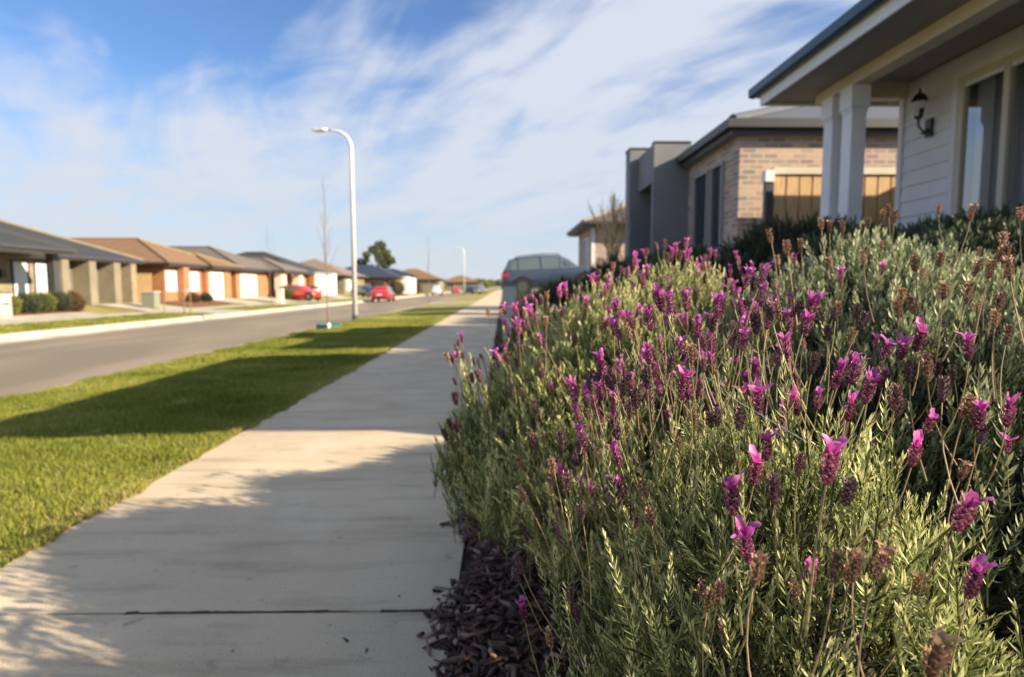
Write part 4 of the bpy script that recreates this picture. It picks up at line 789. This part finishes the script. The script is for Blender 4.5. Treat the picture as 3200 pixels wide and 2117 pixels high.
# ------------------------------------------------------------ other shrubs
def rand_heads(root, c, r, n, kinds, seed, sc=1.0):
    rs = np.random.default_rng(seed); P, nr = dome_points(rs, n*3, c, tuple(q+.03 for q in r), c[2]+r[2]*.15, seed, .1); P = P[:n]
    for p, q in zip(P, nr):
        kd = kinds[int(rs.integers(0, len(kinds)))]; me, pm = HM[kd][int(rs.integers(0, len(HM[kd])))]
        o = bpy.data.objects.new('flower_stalk', me); C.objects.link(o); o.parent = root; o.location = Vector(p)-root.location; o.scale = (sc,)*3
        o.rotation_euler = (rs.normal(0, .2), rs.normal(0, .2), rs.uniform(0, 6))
        if pm: p_ = bpy.data.objects.new('petals', pm); C.objects.link(p_); p_.parent = o
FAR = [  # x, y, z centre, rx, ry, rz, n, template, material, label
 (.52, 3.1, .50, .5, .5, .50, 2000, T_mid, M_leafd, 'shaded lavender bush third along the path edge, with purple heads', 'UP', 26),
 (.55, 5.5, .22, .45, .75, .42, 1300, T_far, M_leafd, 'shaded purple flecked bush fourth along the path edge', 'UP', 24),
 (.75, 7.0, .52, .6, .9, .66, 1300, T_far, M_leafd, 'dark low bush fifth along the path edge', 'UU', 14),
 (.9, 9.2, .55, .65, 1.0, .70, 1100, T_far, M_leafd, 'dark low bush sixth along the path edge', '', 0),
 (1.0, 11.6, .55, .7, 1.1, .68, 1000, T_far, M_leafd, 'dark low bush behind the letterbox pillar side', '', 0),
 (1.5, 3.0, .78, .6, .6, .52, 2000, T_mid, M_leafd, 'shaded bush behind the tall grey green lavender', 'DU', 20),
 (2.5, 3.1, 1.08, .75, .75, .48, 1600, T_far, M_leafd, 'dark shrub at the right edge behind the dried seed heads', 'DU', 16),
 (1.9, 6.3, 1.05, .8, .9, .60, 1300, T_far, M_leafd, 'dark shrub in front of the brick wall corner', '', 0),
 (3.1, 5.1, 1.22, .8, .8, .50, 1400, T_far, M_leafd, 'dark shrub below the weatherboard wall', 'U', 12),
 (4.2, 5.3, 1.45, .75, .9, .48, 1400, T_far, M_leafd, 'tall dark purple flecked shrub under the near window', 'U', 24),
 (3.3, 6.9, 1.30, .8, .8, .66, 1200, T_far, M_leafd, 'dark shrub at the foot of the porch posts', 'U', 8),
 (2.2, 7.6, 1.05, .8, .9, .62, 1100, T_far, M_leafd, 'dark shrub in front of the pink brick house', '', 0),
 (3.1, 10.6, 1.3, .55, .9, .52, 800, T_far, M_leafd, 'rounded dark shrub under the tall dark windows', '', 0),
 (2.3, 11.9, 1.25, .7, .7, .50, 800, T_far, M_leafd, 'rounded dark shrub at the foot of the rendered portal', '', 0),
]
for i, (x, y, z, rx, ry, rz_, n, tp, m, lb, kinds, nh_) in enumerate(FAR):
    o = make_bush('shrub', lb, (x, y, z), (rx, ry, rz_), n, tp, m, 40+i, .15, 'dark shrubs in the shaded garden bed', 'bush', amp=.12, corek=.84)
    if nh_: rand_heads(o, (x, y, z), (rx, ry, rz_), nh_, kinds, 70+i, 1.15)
for i, (y, lb) in enumerate(((20.6, 'added low green hedge shrub, first of three shading the path'), (22.2, 'added hedge shrub, second of three shading the path'), (23.9, 'added hedge shrub, third of three shading the path'))):  # shrubs added as casters to throw shade over the path
    make_bush('shrub', lb, (.55, y, .45), (.55, 1.0, .62), 500, T_far, M_leafd, 90+i, .15, 'hedge shrubs added to shade the path', 'bush', corek=.85)
for i, (x, y, s, m, lb) in enumerate(((-20.75, 25.6, .5, M_leafy, 'yellow green clump beside the white letterbox pier'), (-20.7, 26.6, .5, M_leafd, 'dark green clump in front of the curtained window'), (-20.7, 27.6, .52, M_leafy, 'bright green clump in the middle of the garden row across the road'), (-20.7, 28.5, .5, M_leafd, 'dark green clump before the dark porch pier'), (-20.6, 29.3, .52, M_leafr, 'reddish brown grassy clump at the end of the garden row'), (-21.2, 41.9, .4, M_leafr, 'low brown plant below the white window'), (-21.2, 43.6, .4, M_leafd, 'low green plant beside the brick pier'), (-20.6, 58.2, .55, M_leafy, 'green plant beside the square white garage'), (-20.8, 61, .5, M_leafr, 'brown plant behind the letterbox'), (-20.8, 67.8, .7, M_leafd, 'dark plant left of the broad white front'), (-19.8, 97, 1.3, M_leafd, 'round dark small tree beside the blue black roof'), (-17.5, 99.5, 1.6, M_leafy, 'yellow green tree beside the orange wall'), (-17.6, 122, 1.5, M_leafr, 'russet shrub beyond the white fronted house'))):
    make_bush('garden_plant', lb, (x, y, zg(x)+s*.75), (s*1.05, s*1.05, s), 420, T_far, m, 120+i, .18, 'garden plants across the road', 'plant', corek=.8, smin=1, smax=1.8)
# far gum tree and tree line
def leaf_cloud(rs, blobs, per, size):
    V = []; A = []
    for bx, by, bz, br in blobs:
        n = int(per*br**2); d = rs.normal(size=(n, 3)); d /= np.linalg.norm(d, axis=1, keepdims=True); p = np.array([bx, by, bz])+d*br*(rs.uniform(.4, 1.12, n)**.6)[:, None]*np.array([1, 1, .8])
        a = rs.normal(size=(n, 3)); a /= np.linalg.norm(a, axis=1, keepdims=True); b_ = np.cross(a, rs.normal(size=(n, 3))); b_ /= np.linalg.norm(b_, axis=1, keepdims=True)
        s = size*rs.uniform(.6, 1.4, n)[:, None]; V.append(np.stack([p-a*s, p+b_*s*.6, p+a*s, p-b_*s*.6], 1).reshape(-1, 3)); A.append(np.repeat(np.clip(rs.normal(.5, .2, n), 0, 1), 4))
    V = np.concatenate(V); n = len(V)//4; return V, np.arange(n*4).reshape(n, 4), np.concatenate(A)
rs = np.random.default_rng(4)
gt = thing('gum_tree', 'tall ragged gum tree standing behind the blue black roof', 'tree', (-31, 150, .6))
px_ = [(880, 570, 1.5), (868, 580, 1.3), (893, 586, 1.3), (856, 592, 1.0), (851, 603, .8), (886, 600, 1.4), (905, 602, 1.1), (915, 608, .7), (892, 612, 1.4), (876, 588, 1.0), (838, 608, 1.3), (900, 594, 1.0)]
blobs = [((x-1163)/1400*150+31, rs.uniform(-2, 2), (665-y)/1400*150+1.25-.6, q) for x, y, q in px_]
V, Q, A = leaf_cloud(rs, blobs, 260, .22); npmesh('crown', V, F4=Q, attr=A, m=mat('gum_leaf', (.08, .1, .03), .6, attr='v', ramp=[(0, (.03, .04, .02)), (.5, (.075, .095, .03)), (1, (.15, .16, .05))], trans=.15), parent=gt)
b = MB().tube([(.2, 0, -.6), (.4, 0, 3), (.8, 0, 6), (.6, 0, 10)], [.35, .3, .2, .08], 8)
for q in blobs: b.tube([(.6, 0, 4.5), (q[0]*.6, q[1]*.6, q[2]*.8), q[:3]], [.12, .08, .03], 5)
b.build('trunk', M_bark, gt)
blobs = []
for i in range(150): 
    y = rs.uniform(230, 420); x = rs.uniform(-.42, .22)*y; blobs.append((x, y, rs.uniform(1.2, 2.2)+y*.004, rs.uniform(1.5, 3.0)))
for i in range(40): 
    y = rs.uniform(126, 200); x = -rs.uniform(19, 40); blobs.append((x, y, rs.uniform(.8, 1.8), rs.uniform(1.0, 2.0)))
V, Q, A = leaf_cloud(rs, blobs, 60, .5); o = npmesh('distant_trees', V, F4=Q, attr=A, m=M_leafy); tag(o, 'low line of distant trees along the horizon', 'trees', kind='stuff')
sapling(2.35, 13.2, 2.35, 'small bare many branched tree with tan bark in front of the rendered portal', r=.08, seed=12, spread=.75, nb=18, b0=.22, group=None, name='bare_tree', m=M_fence, lean=.03)
# ------------------------------------------------------------ bark mulch (uncountable) and loose chips
M_chip = mat('bark_chip', (.1, .06, .05), .8, attr='v', ramp=[(0, (.02, .011, .009)), (.4, (.07, .036, .026)), (.7, (.16, .085, .06)), (1, (.42, .31, .25))])
rs = np.random.default_rng(8)
def chips(rs, P, L0, L1, W0, W1, dzr=.3):
    n = len(P); L_ = rs.uniform(L0, L1, n); W_ = rs.uniform(W0, W1, n); th = W_*rs.uniform(.2, .5, n)
    a = rs.uniform(0, math.pi*2, n); D = np.stack([np.cos(a), np.sin(a), rs.normal(0, dzr, n)], 1); M = rot_frames(D, rs.uniform(0, 6.28, n)*.0+rs.normal(0, .5, n))
    q = np.array([(-.5, -.5, -.5), (.5, -.5, -.5), (.5, .5, -.5), (-.5, .5, -.5), (-.35, -.45, .1), (.55, -.35, .05), (.4, .55, .0), (-.5, .4, -.05), (-.1, -.2, .5), (.2, -.1, .5), (.1, .25, .5), (-.2, .2, .5)])
    q = q[None]*np.stack([W_, th, L_], 1)[:, None, :]*(1+rs.normal(0, .12, (n, 12, 1)))
    V = np.einsum('nij,nvj->nvi', M, q)+P[:, None, :]
    f = []
    for k in (0, 4):
        for i in range(4): j = (i+1) % 4; f.append((k+i, k+j, k+4+j, k+4+i))
    f += [(3, 2, 1, 0), (8, 9, 10, 11)]; f = np.array(f); F = (f[None]+(np.arange(n)*12)[:, None, None]).reshape(-1, 4)
    return V.reshape(-1, 3), F, np.repeat(np.clip(rs.normal(.42, .22, n), 0, 1), 12)
n = 15000; X = rs.uniform(-.16, 1.5, n)**1.0; Y = rs.uniform(.5, 5.5, n)**1.0
edge = -.17+.05*np.sin(Y*3.1)+.05*np.sin(Y*7.3+1)+rs.normal(0, .035, n); near = Y < 2.6; edge = edge-near*.045
X = np.where(X < edge, edge+rs.uniform(0, .1, n), X); X[:3200] = edge[:3200]+rs.exponential(.09, 3200)
Z = np.array([zg(x) for x in X])+rs.uniform(.0, .035, n)
V, F, A = chips(rs, np.stack([X, Y, Z], 1), .02, .10, .005, .024, .22); o = npmesh('bark_mulch', V, F4=F, attr=A, m=M_chip); tag(o, 'dark shredded bark mulch spilling onto the path edge', 'mulch', kind='stuff')
n = 6000; X = rs.uniform(-.16, 4, n); Y = rs.uniform(5.5, 17, n); V, F, A = chips(rs, np.stack([X, Y, np.array([zg(x) for x in X])+.02], 1), .06, .16, .02, .05); o = npmesh('bark_mulch', V, F4=F, attr=A, m=M_chip); tag(o, 'dark bark mulch on the shaded bed farther along', 'mulch', kind='stuff')
n = 12000; X = rs.uniform(-.1, 5.0, n); Y = rs.uniform(-2.5, 6, n); X = np.where((Y > .5) & (X < 1.4), X+1.4, X); V, F, A = chips(rs, np.stack([X, Y, np.array([zg(x) for x in X])+.012], 1), .04, .12, .012, .04); o = npmesh('bark_mulch', V, F4=F, attr=A, m=M_chip); tag(o, 'dark bark mulch on the bed between the bushes and the porch', 'mulch', kind='stuff')
for x, y, L_, a, lb in ((-.56, 2.06, .034, -.15, 'longer loose bark chip lying on the path below the joint'), (-.47, 1.99, .024, -.6, 'short loose bark chip nearer on the path'), (-.42, 2.36, .010, 1, 'tiny dark crumb on the path above the joint'), (-.93, 2.0, .012, .5, 'tiny dark crumb at the bottom of the path')):
    V, F, A = chips(rs, np.array([[0, 0, 0.]]), L_, L_, .007, .008, 0); V = V-V.mean(0)
    o = npmesh('bark_chip', V, F4=F, attr=A*0+.4, m=M_chip); o.location = (x, y, .004); o.rotation_euler = (0, 0, a); tag(o, lb, 'bark chip')
# ------------------------------------------------------------ grass blades
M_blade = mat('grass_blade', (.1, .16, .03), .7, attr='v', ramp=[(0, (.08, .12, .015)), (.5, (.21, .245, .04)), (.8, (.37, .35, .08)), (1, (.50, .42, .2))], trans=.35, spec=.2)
def grass(n, x0, x1, y0, y1, h0, h1, w_, rs, extra=None):
    X = rs.uniform(x0, x1, n); Y = y0+(y1-y0)*rs.uniform(0, 1, n)**1.4
    if extra is not None: X, Y = extra
    n = len(X); Z = np.interp(X, PX, PZ)-.005; a = rs.uniform(0, 6.28, n); h = rs.uniform(h0, h1, n)*(1+.28*np.sin(X*5.1+np.sin(Y*4.3)*2)+.2*np.sin(Y*7.7+X*3)); ln = rs.normal(0, .45, (n, 2))*h[:, None]
    patch = np.sin(X*2.3+np.sin(Y*1.7)*1.5)*.5+np.sin(Y*3.1+X)*.5
    sx, sy = np.cos(a)*w_*.5, np.sin(a)*w_*.5
    p0 = np.stack([X-sx, Y-sy, Z], 1); p1 = np.stack([X+sx, Y+sy, Z], 1); m1 = np.stack([X+sx*.8+ln[:, 0]*.35, Y+sy*.8+ln[:, 1]*.35, Z+h*.6], 1); m0 = np.stack([X-sx*.8+ln[:, 0]*.35, Y-sy*.8+ln[:, 1]*.35, Z+h*.6], 1)
    e = np.stack([X+ln[:, 0], Y+ln[:, 1], Z+h], 1); V = np.stack([p0, p1, m1, m0, e], 1).reshape(-1, 3); k = np.arange(n)[:, None]*5
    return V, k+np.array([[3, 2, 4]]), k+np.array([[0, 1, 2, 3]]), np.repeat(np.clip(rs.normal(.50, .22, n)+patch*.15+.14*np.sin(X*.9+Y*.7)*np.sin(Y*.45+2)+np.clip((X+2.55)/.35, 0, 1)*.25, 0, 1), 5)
rs = np.random.default_rng(17)
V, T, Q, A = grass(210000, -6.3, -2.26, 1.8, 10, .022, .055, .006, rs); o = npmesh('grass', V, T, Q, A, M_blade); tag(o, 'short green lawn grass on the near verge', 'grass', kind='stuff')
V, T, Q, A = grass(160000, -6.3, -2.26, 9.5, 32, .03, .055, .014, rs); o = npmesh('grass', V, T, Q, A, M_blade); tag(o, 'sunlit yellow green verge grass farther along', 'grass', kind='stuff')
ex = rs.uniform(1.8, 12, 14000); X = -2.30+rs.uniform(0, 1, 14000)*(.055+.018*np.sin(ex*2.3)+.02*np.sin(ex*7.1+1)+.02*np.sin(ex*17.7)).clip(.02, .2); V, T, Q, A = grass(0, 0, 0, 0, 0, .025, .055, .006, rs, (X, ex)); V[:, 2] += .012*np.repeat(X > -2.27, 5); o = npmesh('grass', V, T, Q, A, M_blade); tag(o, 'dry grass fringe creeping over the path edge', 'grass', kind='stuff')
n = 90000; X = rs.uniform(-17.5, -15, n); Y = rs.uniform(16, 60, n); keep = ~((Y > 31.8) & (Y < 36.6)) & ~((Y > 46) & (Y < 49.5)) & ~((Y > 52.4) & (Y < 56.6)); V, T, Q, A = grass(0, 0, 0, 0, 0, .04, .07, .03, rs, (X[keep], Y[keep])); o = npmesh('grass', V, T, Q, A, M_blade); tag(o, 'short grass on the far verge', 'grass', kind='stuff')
# spider thread between two flower heads
o = MB().tube([(.296, .86, 1.12), (.30, .76, 1.105), (.325, .63, 1.085)], .00018, 4, cap=False).build('spider_thread', M_curtain); tag(o, 'single bright spider thread stretched between flower heads', 'spider thread')
